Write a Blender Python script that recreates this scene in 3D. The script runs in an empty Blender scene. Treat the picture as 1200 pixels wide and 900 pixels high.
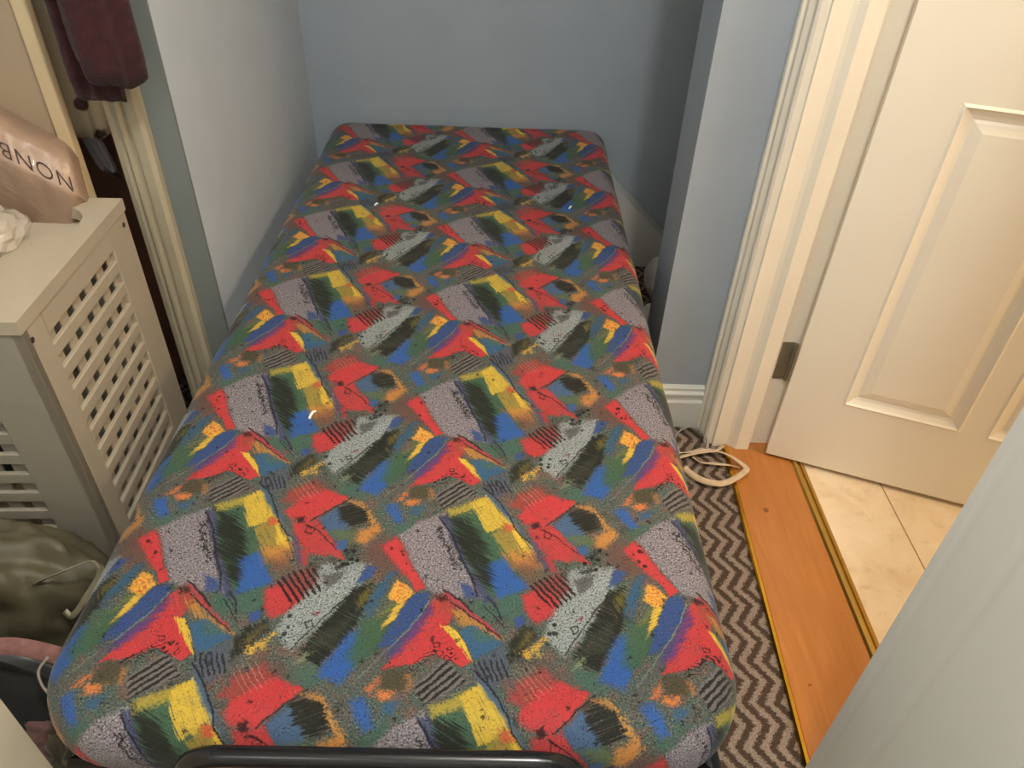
import bpy, bmesh, math, random
from mathutils import Vector, Matrix, noise as mnoise
random.seed(7)
SC = bpy.context.scene
COL = SC.collection
PI = math.pi

# ------------------------------------------------------------------ helpers
def lin(c):
    o = []
    for v in c[:3]:
        v = v / 255.0
        o.append(v / 12.92 if v <= 0.04045 else ((v + 0.055) / 1.055) ** 2.4)
    return (*o, 1.0)

def link_mesh(name, bm, m, parent=None, smooth=False):
    me = bpy.data.meshes.new(name)
    bmesh.ops.recalc_face_normals(bm, faces=bm.faces[:])
    bm.to_mesh(me); bm.free()
    if smooth:
        for p in me.polygons: p.use_smooth = True
    if m: me.materials.append(m)
    o = bpy.data.objects.new(name, me)
    COL.objects.link(o)
    if parent: o.parent = parent
    return o

def thing(name, label, cat, loc=(0, 0, 0), rz=0, group=None):
    o = bpy.data.objects.new(name, None)
    COL.objects.link(o)
    o.location = loc; o.rotation_euler = (0, 0, rz)
    o['label'] = label; o['category'] = cat
    if group: o['group'] = group
    return o

def tag(o, label, cat, group=None):
    o['label'] = label; o['category'] = cat
    if group: o['group'] = group
    return o

def struct(name, bm, m, parent=None, smooth=False):
    o = link_mesh(name, bm, m, parent, smooth)
    if not parent: o['kind'] = 'structure'
    return o

def box(bm, a, b, bev=0.0, seg=2):
    x0, y0, z0 = a; x1, y1, z1 = b
    v = [bm.verts.new(p) for p in ((x0,y0,z0),(x1,y0,z0),(x1,y1,z0),(x0,y1,z0),(x0,y0,z1),(x1,y0,z1),(x1,y1,z1),(x0,y1,z1))]
    fs = [bm.faces.new([v[i] for i in q]) for q in ((0,3,2,1),(4,5,6,7),(0,1,5,4),(1,2,6,5),(2,3,7,6),(3,0,4,7))]
    if bev > 0:
        es = list({e for f in fs for e in f.edges})
        bmesh.ops.bevel(bm, geom=es, offset=bev, segments=seg, affect='EDGES', profile=0.5)

def prism(bm, pts, h0, h1, axis='z'):
    """extrude a 2D outline; axis z: (x,y)->z ; x: (y,z)->x ; y: (x,z)->y"""
    def P(p, h):
        if axis == 'z': return (p[0], p[1], h)
        if axis == 'x': return (h, p[0], p[1])
        return (p[0], h, p[1])
    a = [bm.verts.new(P(p, h0)) for p in pts]
    b = [bm.verts.new(P(p, h1)) for p in pts]
    n = len(pts)
    bm.faces.new(a); bm.faces.new(b[::-1])
    for i in range(n):
        bm.faces.new((a[i], a[(i+1) % n], b[(i+1) % n], b[i]))
    if n > 8: bmesh.ops.triangulate(bm, faces=[f for f in bm.faces if len(f.verts) > 8], ngon_method='EAR_CLIP')

def catmull(pts, sub=8):
    P = [Vector(p) for p in pts]; out = []
    for i in range(len(P)-1):
        p0 = P[max(i-1,0)]; p1 = P[i]; p2 = P[i+1]; p3 = P[min(i+2,len(P)-1)]
        for k in range(sub):
            t = k/sub
            out.append(0.5*((2*p1)+(p2-p0)*t+(2*p0-5*p1+4*p2-p3)*t*t+(3*p1-p0-3*p2+p3)*t**3))
    out.append(P[-1]); return out

def sweep(bm, path, prof, up=Vector((0,0,1)), closed_prof=True, twist=None):
    """sweep a 2D profile (side, up) along a path"""
    rings = []
    n = len(path)
    for i, p in enumerate(path):
        t = (path[min(i+1,n-1)] - path[max(i-1,0)]).normalized()
        u = up if abs(t.dot(up)) < 0.98 else Vector((1,0,0))
        s = t.cross(u).normalized(); w = s.cross(t).normalized()
        a = twist(i/(n-1)) if twist else 0
        s2 = s*math.cos(a)+w*math.sin(a); w2 = -s*math.sin(a)+w*math.cos(a)
        rings.append([bm.verts.new(p + s2*q[0] + w2*q[1]) for q in prof])
    m = len(prof)
    for r0, r1 in zip(rings, rings[1:]):
        for j in range(m if closed_prof else m-1):
            bm.faces.new((r0[j], r0[(j+1)%m], r1[(j+1)%m], r1[j]))
    if closed_prof:
        bm.faces.new(rings[0]); bm.faces.new(rings[-1][::-1])

def circ(r, n=12): return [(r*math.cos(2*PI*i/n), r*math.sin(2*PI*i/n)) for i in range(n)]
def tube(bm, path, r, n=12): sweep(bm, [Vector(p) for p in path], circ(r, n))

def fillet_path(pts, r, seg=7):
    P = [Vector(p) for p in pts]; out = [P[0]]
    for a, b, c in zip(P, P[1:], P[2:]):
        d0 = (a-b).normalized(); d1 = (c-b).normalized()
        s = b+d0*r; e = b+d1*r
        for k in range(seg+1):
            t = k/seg
            out.append(s*(1-t)**2 + b*2*t*(1-t) + e*t*t)
    out.append(P[-1]); return out

def blob(bm, c, r, seed=0, amp=.25, freq=3.0, sub=4, ridge=0.0, zmin=None, squash=1.0):
    """crumpled lump"""
    m = Matrix.Translation(c)
    res = bmesh.ops.create_icosphere(bm, subdivisions=sub, radius=1.0)
    for v in res['verts']:
        d = v.co.normalized()
        q = Vector((d.x*freq+seed*7.1, d.y*freq-seed*3.3, d.z*freq+seed))
        n = mnoise.fractal(q, .8, 2.1, 4)
        k = 1+amp*n
        if ridge: k += ridge*(abs(mnoise.noise(q*1.7))*2-.5)
        p = Vector((d.x*r[0]*k, d.y*r[1]*k, d.z*r[2]*k)) + Vector(c)
        if zmin is not None and p.z < zmin: p.z = zmin
        v.co = p

# print motifs: colour, wrap offset, inward edge planes (one repeat = 1 unit), ragged edge, field, softness, opacity, modifier
FABRIC = [
((128,92,82),0.9123,0.9625,[(0.19986,0.2327,-0.38142),(0.14312,0.26435,-0.36204),(-0.19905,0.23326,0.04296),(-0.2347,-0.20472,0.49521),(-0.15743,-0.25769,0.45951),(0.21412,-0.22221,0.08146)],0.01,0,0.012,0.7,None),
((128,92,82),0.5545,0.3287,[(0.32017,0.05979,-0.3268),(0.15454,0.2591,-0.35675),(-0.13565,0.26751,-0.06255),(-0.29684,-0.12333,0.4568),(0.13509,-0.26774,0.194)],0.01,0,0.012,0.75,None),
((128,92,82),0.6087,0.3036,[(0.11989,0.27353,-0.3459),(-0.11537,0.2751,-0.11022),(-0.32077,-0.0571,0.42042),(0.0388,-0.29192,0.30084),(0.31956,-0.06236,-0.21488)],0.01,0,0.012,0.6,None),
((84,124,108),0.7825,0.9334,[(0.25671,0.18211,-0.40902),(-0.13256,0.26876,-0.10777),(-0.27132,-0.1641,0.45998),(-0.05134,-0.29035,0.37098),(0.32641,-0.01764,-0.26986)],0.01,0,0.008,0.8,None),
((84,124,108),0.0685,0.5823,[(0.32591,0.02401,-0.31449),(0.19325,0.23717,-0.38865),(-0.1676,0.25245,-0.03449),(-0.3216,-0.05321,0.40688),(0.0635,-0.2884,0.27506)],0.012,0,0.006,0.8,None),
((84,124,108),0.1602,0.6037,[(0.31956,0.06238,-0.35051),(0.155,0.25888,-0.38602),(-0.16996,0.25117,-0.04835),(-0.26531,-0.17186,0.46074),(0.00882,-0.29389,0.31979)],0.012,0,0.006,0.8,None),
((84,124,108),0.5257,0.1604,[(0.32435,0.03733,-0.33309),(-0.0929,0.28189,-0.16284),(-0.32347,0.0431,0.30403),(0.16111,-0.25584,0.11045)],0.012,0,0.006,0.7,None),
((100,108,128),0.1334,0.87,[(0.31736,0.07087,-0.34959),(0.14666,0.26277,-0.36279),(-0.24262,0.19712,0.0904),(-0.32273,-0.04733,0.40613),(0.20711,-0.22751,0.04708)],0.008,0,0.005,0.8,None),
((172,180,178),0.7965,0.6122,[(0.24553,0.19418,-0.32382),(-0.25682,0.18199,0.11463),(-0.28072,0.15079,0.16642),(-0.32395,-0.04003,0.4682),(0.13222,-0.2689,0.21341),(0.29919,-0.11864,-0.11652),(0.31365,-0.08316,-0.16041)],0.006,0,0.003,0.85,('p',)),
((170,176,176),0.7414,0.4506,[(0.22001,0.2175,-0.37835),(-0.09822,0.28042,-0.14587),(-0.30187,0.11302,0.23402),(-0.02399,-0.29321,0.36691),(0.06082,-0.28887,0.27357),(0.31938,-0.0631,-0.19421)],0.006,0,0.003,0.8,('p',)),
((98,96,94),0.7736,0.4676,[(0.31006,0.09341,-0.38157),(-0.21855,0.21869,0.01455),(-0.31946,0.06275,0.27699),(0.10042,-0.27979,0.20051)],0.006,0,0.002,0.8,None),
((158,148,154),0.3466,0.3091,[(0.2903,0.13533,-0.34109),(0.28511,0.14397,-0.34465),(0.1224,0.27263,-0.27686),(0.02315,0.29326,-0.18218),(-0.29913,-0.11876,0.47519),(-0.29366,-0.12934,0.47879),(0.15132,-0.26063,0.24032),(0.22462,-0.21366,0.11874)],0.004,0,0.003,0.95,('p',)),
((62,94,150),0.2294,0.5055,[(0.31111,0.09053,-0.38307),(-0.00882,0.29389,-0.2608),(-0.27887,-0.15352,0.44354),(-0.09674,-0.28084,0.39294)],0.006,0,0.002,0.9,None),
((84,92,124),0.2529,0.33,[(0.29736,0.12231,-0.40493),(0.2926,0.13125,-0.40897),(-0.17293,0.24953,0.07779),(-0.29244,-0.13154,0.43887),(0.03494,-0.29232,0.40928)],0.004,1,0.0015,0.95,None),
((82,118,92),0.174,0.2661,[(0.30856,0.09733,-0.34227),(0.28042,0.15123,-0.36611),(-0.11726,0.27445,0.00319),(-0.30708,-0.10105,0.46586),(-0.28556,-0.14325,0.48573),(0.15561,-0.25858,0.25916)],0.003,1,0.0012,1,None),
((48,110,182),0.0872,0.4395,[(0.31383,0.0826,-0.35394),(-0.14636,0.26291,-0.06572),(-0.27602,-0.15765,0.46524),(0.16784,-0.25232,0.14687)],0.008,1,0.003,1,None),
((44,46,36),0.2351,0.2972,[(0.31355,0.08346,-0.37162),(0.27684,0.15648,-0.409),(0.14499,0.26352,-0.32506),(-0.32652,-0.01599,0.39896),(-0.3228,-0.047,0.42038),(-0.28436,-0.14516,0.48064),(-0.08713,-0.28337,0.47355)],0.02,2,0.004,0.95,None),
((196,176,66),0.259,0.0282,[(0.29124,0.13369,-0.36927),(-0.11312,0.27585,-0.14677),(-0.29435,0.12807,0.20355),(-0.03728,-0.29208,0.36674),(0.14664,-0.26278,0.13095)],0.01,0,0.003,0.85,None),
((228,196,62),0.1566,0.0661,[(0.30206,0.1126,-0.37938),(-0.11742,0.27439,-0.09495),(-0.30211,0.1125,0.2481),(-0.26307,-0.17462,0.46843),(0.19864,-0.23354,0.09867)],0.008,1,0.0012,0.95,None),
((178,156,66),0.063,0.2313,[(0.27897,0.15338,-0.39575),(-0.18242,0.244,0.00271),(-0.28684,-0.14117,0.45811),(0.2414,-0.19832,0.01286)],0.006,1,0.0012,0.95,None),
((236,200,58),0.0274,0.2062,[(0.30852,0.09743,-0.3919),(0.11828,0.27409,-0.35161),(-0.29029,-0.13535,0.43034),(-0.07259,-0.28666,0.40736)],0.008,1,0.002,1,None),
((222,150,62),0.0274,0.3287,[(0.27191,0.16332,-0.40419),(-0.00945,0.29388,-0.25586),(-0.31909,-0.06426,0.42186),(0.06824,-0.28753,0.24087)],0.014,1,0.006,0.7,None),
((150,100,70),0.9966,0.394,[(0.27986,0.15207,-0.40886),(-0.07819,0.28547,-0.17645),(-0.30479,-0.1065,0.44331),(0.03811,-0.292,0.28458)],0.014,0,0.008,0.6,None),
((220,96,50),0.0771,0.148,[(0.3202,0.05962,-0.36784),(-0.09075,0.28245,-0.18071),(-0.31896,-0.06478,0.39616),(0.05218,-0.29023,0.25048)],0.008,0,0.003,0.9,None),
((188,186,140),0.1263,0.0238,[(0.26287,0.17487,-0.43578),(-0.25576,0.1832,0.13005),(-0.26309,-0.17461,0.43959),(0.26243,-0.1754,-0.03016)],0.0008,0,0.0006,0.9,None),
((188,186,140),0.027,0.1812,[(0.27229,0.1628,-0.43323),(-0.23839,0.20124,0.09242),(-0.27249,-0.16252,0.43683),(0.24525,-0.19446,0.00397)],0.0008,0,0.0006,0.9,None),
((94,118,142),0.0866,0.0685,[(0.28703,0.14085,-0.41402),(0.26512,0.1721,-0.42907),(0.24585,0.19385,-0.42798),(-0.2791,-0.1532,0.44054),(-0.18411,-0.24297,0.46738)],0.004,1,0.002,0.85,None),
((36,32,36),0.1589,0.9344,[(0.24491,0.19481,-0.43708),(-0.27635,0.15717,0.15473),(-0.2452,-0.19451,0.44228),(0.28009,-0.15173,-0.09309)],0.0008,0,0.0006,0.9,None),
((36,32,36),0.0987,0.0302,[(0.28779,0.1396,-0.42499),(-0.223,0.21503,0.04326),(-0.28802,-0.1392,0.4296),(0.22727,-0.21138,0.01914)],0.0008,0,0.0006,0.9,None),
((36,32,36),0.0645,0.1132,[(0.3106,0.09194,-0.4003),(-0.16184,0.25547,-0.07238),(-0.31076,-0.0915,0.40452),(0.16414,-0.25428,0.11131)],0.0008,0,0.0006,0.9,None),
((36,32,36),0.0229,0.1897,[(0.25563,0.18333,-0.43653),(-0.25699,0.1818,0.11006),(-0.25592,-0.18301,0.44132),(0.26119,-0.17689,-0.04967)],0.0008,0,0.0006,0.9,None),
((140,132,128),0.3117,0.9395,[(0.27547,0.15841,-0.37563),(-0.1655,0.25356,-0.0545),(-0.23419,-0.20519,0.48317),(0.23042,-0.20861,0.0158)],0.004,0,0.002,0.9,None),
((44,38,36),0.3128,0.9453,[(0.2976,0.12183,-0.36265),(-0.1769,0.24726,-0.04128),(-0.23166,-0.2075,0.48579),(0.21509,-0.22145,0.04445)],0.003,0,0.001,0.95,('h',-179.857,173.027,-0.05)),
((214,58,62),0.4,0.7065,[(-0.08059,0.28493,-0.11703),(-0.16066,0.25607,-0.02073),(-0.31563,0.07684,0.29664),(-0.26035,-0.17789,0.54567),(0.21094,-0.22465,0.06506),(0.29221,-0.13195,-0.13862)],0.006,3,0.0015,1,None),
((214,58,62),0.2833,0.7767,[(0.14666,0.26277,-0.3691),(-0.21798,0.21915,0.06171),(-0.2651,-0.17212,0.45349),(0.07006,-0.28717,0.27982),(0.32691,-0.007,-0.2712)],0.002,0,0.001,1,None),
((96,80,142),0.4483,0.7154,[(-0.15058,0.26097,-0.06277),(-0.25964,0.17872,0.10512),(-0.29004,0.13578,0.17775),(-0.31854,-0.06645,0.44861),(0.2697,-0.16625,-0.09578),(0.31208,-0.08781,-0.19765)],0.016,3,0.003,0.85,None),
((170,84,66),0.3056,0.6035,[(0.32591,0.02403,-0.32164),(0.1881,0.24049,-0.40536),(-0.29566,0.1256,0.19734),(-0.25429,-0.18484,0.46511),(0.00885,-0.29389,0.32218)],0.012,1,0.006,0.7,None),
((206,150,64),0.1973,0.6728,[(0.27868,0.15381,-0.39697),(0.13007,0.26974,-0.38263),(0.10083,0.27967,-0.35943),(-0.20357,-0.23008,0.4402),(0.08319,-0.28433,0.25399)],0.012,1,0.003,0.9,None),
((70,116,150),0.1735,0.7656,[(0.2966,0.12379,-0.38459),(0.28059,0.15098,-0.39588),(-0.19095,0.23867,-0.01533),(-0.17273,-0.24964,0.45176),(0.12978,-0.26985,0.19391)],0.006,0,0.002,1,None),
((100,130,100),0.1687,0.7329,[(0.28564,0.14312,-0.41081),(-0.04435,0.29128,-0.23251),(-0.23888,-0.20077,0.45405),(-0.06403,-0.28831,0.36238)],0.014,0,0.004,0.7,None),
((236,200,58),0.266,0.7658,[(0.25498,0.18407,-0.43845),(0.23343,0.20589,-0.43365),(-0.3039,-0.10854,0.43158),(-0.26501,-0.17223,0.45338),(-0.04799,-0.29082,0.38127)],0.004,1,0.001,1,None),
((196,70,84),0.2154,0.6224,[(0.25937,0.17904,-0.42133),(0.20611,0.22824,-0.42475),(-0.20203,0.23117,0.0636),(-0.22048,-0.21712,0.4411),(-0.17273,-0.24964,0.44028)],0.004,1,0.001,0.9,None),
((40,30,32),0.2981,0.5289,[(0.20161,0.23148,-0.4302),(-0.28695,0.14098,0.17416),(-0.20196,-0.23122,0.43599),(0.2901,-0.13567,-0.12635)],0.0008,0,0.0006,0.9,None),
((40,30,32),0.2387,0.5877,[(0.23232,0.2069,-0.43644),(-0.26166,0.17632,0.11311),(-0.23269,-0.20657,0.44197),(0.26529,-0.17188,-0.06575)],0.0008,0,0.0006,0.9,None),
((40,30,32),0.2478,0.611,[(0.20242,0.2309,-0.43144),(-0.28182,0.14911,0.17643),(-0.20266,-0.23073,0.4352),(0.28697,-0.14095,-0.10252)],0.0008,0,0.0006,0.9,None),
((40,30,32),0.1491,0.6971,[(0.20085,0.23201,-0.43101),(-0.27793,0.1549,0.16358),(-0.20108,-0.23184,0.4347),(0.28295,-0.14738,-0.09518)],0.0008,0,0.0006,0.9,None),
((54,28,30),0.3301,0.5467,[(0.2913,0.13358,-0.41352),(-0.0778,0.28556,-0.20024),(-0.26664,-0.17019,0.44722),(0.06277,-0.28853,0.23412)],0.006,0,0.002,0.9,None),
((40,30,32),0.3888,0.8486,[(0.32484,0.03377,-0.32039),(0.06066,0.2889,-0.31166),(-0.22617,0.21234,0.02961),(-0.32591,-0.02403,0.38767),(0.18856,-0.2402,0.06076)],0.003,0,0.001,1,('s',)),
((40,30,32),0.2961,0.8242,[(0.31229,0.08719,-0.37636),(0.17421,0.24881,-0.40941),(-0.13999,0.2657,-0.10129),(-0.28998,-0.13587,0.44591),(0.0442,-0.2913,0.26773)],0.003,0,0.001,1,('s',)),
((40,30,32),0.34,0.7684,[(0.32577,0.02544,-0.34206),(-0.00797,0.29391,-0.28457),(-0.32599,-0.02313,0.35829),(0.00799,-0.29391,0.2873)],0.0008,0,0.0006,0.9,None),
((40,30,32),0.3269,0.7758,[(0.32596,0.02341,-0.34815),(-0.00791,0.29391,-0.28034),(-0.32599,-0.0231,0.35032),(0.00798,-0.29391,0.2916)],0.0008,0,0.0006,0.9,None),
((40,30,32),0.3372,0.7851,[(0.32273,0.04737,-0.362),(-0.03913,0.29189,-0.25138),(-0.32308,-0.04536,0.37655),(0.03918,-0.29188,0.25407)],0.0008,0,0.0006,0.9,None),
((40,30,32),0.3503,0.7776,[(0.31467,0.07997,-0.39343),(-0.08575,0.28371,-0.19144),(-0.31476,-0.07969,0.39566),(0.08625,-0.28359,0.20386)],0.0008,0,0.0006,0.9,None),
((80,112,84),0.5405,0.7029,[(-0.12471,0.27178,-0.07463),(-0.24157,0.19815,0.07862),(-0.31501,0.07889,0.26676),(0.15797,-0.25742,0.16067),(0.29052,-0.13494,-0.13102),(0.30972,-0.09431,-0.19117)],0.01,3,0.005,0.9,None),
((66,116,140),0.6411,0.8355,[(0.28103,0.15031,-0.39989),(-0.273,0.16184,0.13438),(-0.32607,-0.02214,0.37706),(0.11707,-0.27451,0.19642),(0.31246,-0.0867,-0.20208)],0.01,3,0.004,0.8,None),
((62,94,150),0.47,0.661,[(-0.1151,0.27519,-0.10313),(-0.26733,0.16932,0.12168),(-0.32054,0.05814,0.30261),(0.02946,-0.2928,0.34035),(0.28356,-0.14642,-0.11231),(0.30666,-0.10206,-0.17917)],0.005,3,0.0015,1,None),
((66,110,146),0.5819,0.572,[(-0.18011,0.24539,-0.02753),(-0.30856,0.09733,0.21399),(0.00916,-0.29388,0.34537),(0.31808,-0.0682,-0.24033)],0.006,3,0.002,0.9,None),
((150,146,66),0.5482,0.6283,[(0.2267,0.21188,-0.40679),(-0.26173,0.17625,0.08812),(-0.08143,-0.28474,0.3961),(0.26717,-0.16951,-0.09268)],0.01,3,0.003,0.7,None),
((240,184,62),0.4959,0.5225,[(0.18211,0.24419,-0.39759),(-0.26285,0.17489,0.11481),(-0.23488,-0.20455,0.46335),(-0.15459,-0.25907,0.44017),(0.30694,-0.10138,-0.17846)],0.004,0,0.0015,1,None),
((214,98,52),0.497,0.5215,[(0.18604,0.24178,-0.40306),(-0.26606,0.17092,0.11629),(-0.26126,-0.1768,0.45779),(-0.15436,-0.25918,0.43551),(0.31621,-0.0749,-0.22)],0.004,0,0.001,0.85,('s',)),
((232,194,64),0.517,0.6488,[(-0.24612,0.19358,0.06088),(-0.30554,0.10476,0.209),(-0.00949,-0.29388,0.34337),(0.30173,-0.11334,-0.17829),(0.32334,-0.04388,-0.26188)],0.005,3,0.0015,1,None),
((150,164,144),0.3993,0.6049,[(0.17652,0.24748,-0.3945),(-0.30041,0.11613,0.18564),(-0.18005,-0.24542,0.45488),(0.30054,-0.11585,-0.18333)],0.0008,0,0.0006,0.9,None),
((150,164,144),0.4602,0.7191,[(0.21902,0.21831,-0.38698),(-0.26781,0.16869,0.10051),(-0.22585,-0.21262,0.48856),(0.268,-0.16846,-0.09818)],0.0008,0,0.0006,0.9,None),
((140,150,140),0.5623,0.873,[(0.21899,0.21834,-0.3737),(-0.25903,0.17944,0.08093),(-0.22798,-0.21076,0.50207),(0.25922,-0.17922,-0.07869)],0.0008,0,0.0006,0.9,None),
((112,108,104),0.5754,0.9075,[(-0.16943,0.25146,-0.0528),(-0.25455,0.18455,0.08097),(-0.32695,0.00494,0.36126),(0.26949,-0.16652,-0.10298)],0.01,3,0.003,0.8,None),
((214,58,62),0.528,0.3277,[(0.25885,0.17965,-0.41982),(0.25591,0.18303,-0.41996),(-0.1993,0.23308,0.03332),(-0.29562,-0.12567,0.44339),(-0.2423,-0.19743,0.47195),(0.23369,-0.20565,0.02721)],0.006,0,0.003,1,None),
((214,58,62),0.4447,0.4629,[(0.28893,0.13768,-0.4149),(0.28592,0.14267,-0.41709),(-0.12138,0.273,-0.12096),(-0.27352,-0.16113,0.44766),(0.00938,-0.29388,0.31596)],0.003,0,0.001,1,None),
((60,20,24),0.5302,0.3164,[(0.29785,0.12133,-0.40431),(-0.00952,0.29388,-0.25007),(-0.31158,-0.08922,0.41556),(0.12405,-0.27202,0.178)],0.003,0,0.001,0.9,('d',)),
((44,46,36),0.7235,0.6783,[(0.14157,0.26502,-0.29112),(-0.27501,0.15906,0.16591),(-0.29876,0.11952,0.22884),(-0.32591,0.02401,0.36602),(0.11336,-0.27577,0.24894),(0.28903,-0.1375,-0.12831),(0.29102,-0.13407,-0.13315)],0.012,2,0.0015,1,None),
((150,140,60),0.6378,0.55,[(0.32501,0.03238,-0.34356),(-0.26237,0.17547,0.09874),(-0.32653,0.0157,0.32369),(0.22045,-0.21715,0.01159)],0.012,1,0.003,0.55,None),
((96,100,80),0.7407,0.7311,[(-0.03001,0.29276,-0.22391),(-0.31254,0.08647,0.25677),(0.18065,-0.24506,0.07532),(0.28467,-0.14467,-0.12172)],0.012,4,0.004,0.35,None),
((70,98,152),0.6377,0.4327,[(-0.16585,0.25338,-0.07643),(-0.27854,0.15402,0.13475),(-0.04621,-0.29105,0.36487),(0.30628,-0.10299,-0.18823)],0.004,0,0.0015,1,None),
((64,112,142),0.5772,0.5261,[(-0.26462,0.17272,0.10258),(-0.29148,0.13326,0.15991),(0.08268,-0.28445,0.25953),(0.29169,-0.13288,-0.14252),(0.31894,-0.06486,-0.23311)],0.006,3,0.002,0.9,None),
((48,110,182),0.6859,0.8321,[(0.10983,0.27692,-0.32151),(-0.27932,0.15287,0.17805),(-0.32687,0.00836,0.35674),(0.15791,-0.25745,0.14539),(0.28977,-0.13624,-0.13782),(0.30996,-0.09367,-0.19551)],0.008,0,0.004,0.95,None),
((84,118,88),0.6024,0.7655,[(0.13809,0.2665,-0.34222),(-0.27561,0.15821,0.14365),(-0.3252,-0.03084,0.3934),(-0.02577,-0.29309,0.38168),(0.32153,-0.05356,-0.24134)],0.01,0,0.006,0.85,None),
((150,160,130),0.8143,0.8499,[(-0.10133,0.27953,-0.16969),(-0.27878,0.15367,0.13001),(0.0077,-0.29392,0.29942),(0.29906,-0.11892,-0.17276)],0.01,0,0.003,0.8,None),
((36,32,34),0.6815,0.5147,[(0.1257,0.27141,-0.37961),(-0.30337,0.10972,0.19558),(-0.12726,-0.27082,0.41555),(0.30355,-0.10932,-0.19228)],0.0008,0,0.0006,0.9,None),
((36,32,34),0.7144,0.5701,[(0.24673,0.19294,-0.4141),(-0.24685,0.19282,0.05601),(-0.25005,-0.18946,0.46499),(0.24711,-0.19255,-0.05261)],0.0008,0,0.0006,0.9,None),
((36,32,34),0.7571,0.6328,[(0.20071,0.2321,-0.40877),(-0.27408,0.16035,0.11564),(-0.2038,-0.22992,0.4577),(0.27432,-0.16002,-0.1124)],0.0008,0,0.0006,0.9,None),
((36,32,34),0.8039,0.7076,[(0.21457,0.22185,-0.40348),(-0.26391,0.17359,0.09222),(-0.21899,-0.21834,0.47016),(0.26417,-0.17328,-0.08901)],0.0008,0,0.0006,0.9,None),
((36,32,34),0.8495,0.7821,[(0.1851,0.24237,-0.40413),(-0.27883,0.15359,0.12707),(-0.18809,-0.2405,0.45186),(0.27906,-0.15325,-0.12398)],0.0008,0,0.0006,0.9,None),
((40,30,34),0.8269,0.6825,[(0.32087,0.05664,-0.36823),(-0.10597,0.27813,-0.17031),(-0.32135,-0.05443,0.38506),(0.10614,-0.27808,0.17379)],0.0008,0,0.0006,0.9,None),
((40,30,34),0.8129,0.6902,[(0.31853,0.06649,-0.38327),(-0.11922,0.27376,-0.14585),(-0.31863,-0.06608,0.38646),(0.12008,-0.27346,0.16205)],0.0008,0,0.0006,0.9,None),
((40,30,34),0.8203,0.7074,[(0.31337,0.084,-0.3889),(-0.13731,0.26683,-0.12771),(-0.314,-0.08207,0.40453),(0.13751,-0.26674,0.13103)],0.0008,0,0.0006,0.9,None),
((40,30,34),0.8343,0.6997,[(0.30763,0.09968,-0.40555),(-0.15441,0.25916,-0.09539),(-0.30778,-0.0993,0.40885),(0.15553,-0.25861,0.11242)],0.0008,0,0.0006,0.9,None),
((150,60,80),0.8068,0.6428,[(0.29337,0.12986,-0.41094),(-0.18897,0.23994,-0.04916),(-0.29468,-0.12745,0.4344),(0.18921,-0.23978,0.05236)],0.0008,0,0.0006,0.9,None),
((150,60,80),0.7971,0.6425,[(0.13296,0.2686,-0.39329),(-0.30211,0.11251,0.19128),(-0.13376,-0.26828,0.4103),(0.30227,-0.11215,-0.18843)],0.0008,0,0.0006,0.9,None),
((206,62,66),0.9483,0.5836,[(0.31724,0.0713,-0.34766),(0.25891,0.17958,-0.39696),(-0.12985,0.26982,-0.10022),(-0.26306,0.17463,0.12398),(-0.29923,-0.11857,0.46635),(-0.0087,-0.2939,0.35163),(0.16326,-0.25473,0.14264)],0.006,0,0.003,1,None),
((165,72,66),0.9096,0.4771,[(0.23249,0.20674,-0.39939),(0.07525,0.28611,-0.32171),(-0.22981,0.20915,0.06562),(-0.30275,-0.1111,0.45574),(0.17874,-0.24619,0.09054)],0.01,0,0.006,0.8,None),
((46,26,28),0.9016,0.5007,[(0.24077,0.19894,-0.39763),(0.06656,0.28785,-0.30156),(-0.21853,0.21871,0.04988),(-0.29024,-0.13544,0.4788),(0.07828,-0.28545,0.2547),(0.2036,-0.23006,0.0731)],0.006,1,0.001,0.95,('h',218.584,153.924,0.0)),
((56,60,56),0.8602,0.3905,[(0.29704,0.12293,-0.39848),(-0.15368,0.25951,-0.08648),(-0.32648,0.0166,0.33184),(-0.07014,-0.28716,0.38451),(0.25041,-0.18908,-0.04403)],0.004,0,0.001,0.9,('s',)),
((52,52,40),0.0204,0.7714,[(0.32602,0.02271,-0.31279),(-0.22195,0.21591,0.02445),(-0.26933,0.16673,0.1176),(-0.30078,-0.11534,0.45989),(0.12891,-0.27019,0.18177),(0.25344,-0.18578,-0.03718)],0.01,1,0.003,0.95,None),
((140,126,60),0.0062,0.7472,[(-0.13834,0.2664,-0.11462),(-0.29748,0.12206,0.1828),(0.00818,-0.29391,0.30891),(0.29828,-0.12048,-0.17024)],0.012,1,0.003,0.6,None),
((70,98,160),0.0316,0.6634,[(0.31717,0.07153,-0.37576),(-0.17272,0.24964,-0.06475),(-0.31824,-0.06759,0.39999),(0.12377,-0.27213,0.16273)],0.004,0,0.0015,1,None),
((226,184,62),0.0078,0.8178,[(0.2856,0.14319,-0.42222),(-0.22825,0.21053,0.0279),(-0.3198,-0.06134,0.39062),(0.14503,-0.2635,0.128)],0.01,0,0.002,0.95,None),
((226,184,62),0.9687,0.7711,[(-0.05212,0.29024,-0.22163),(-0.2424,0.19733,0.05208),(-0.21821,-0.21896,0.4637),(0.23367,-0.20566,-0.02584)],0.01,0,0.002,0.9,None),
((216,180,70),0.9658,0.8048,[(0.317,0.07216,-0.38378),(-0.07204,0.28678,-0.20432),(-0.30117,-0.11452,0.41996),(0.00787,-0.29391,0.29734)],0.012,0,0.002,0.8,None),
((40,42,42),0.9145,0.7039,[(0.32201,0.05117,-0.35382),(-0.00793,0.29391,-0.24794),(-0.32537,0.02929,0.31578),(0.10364,-0.27884,0.2041)],0.003,0,0.001,0.9,('d',)),
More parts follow.
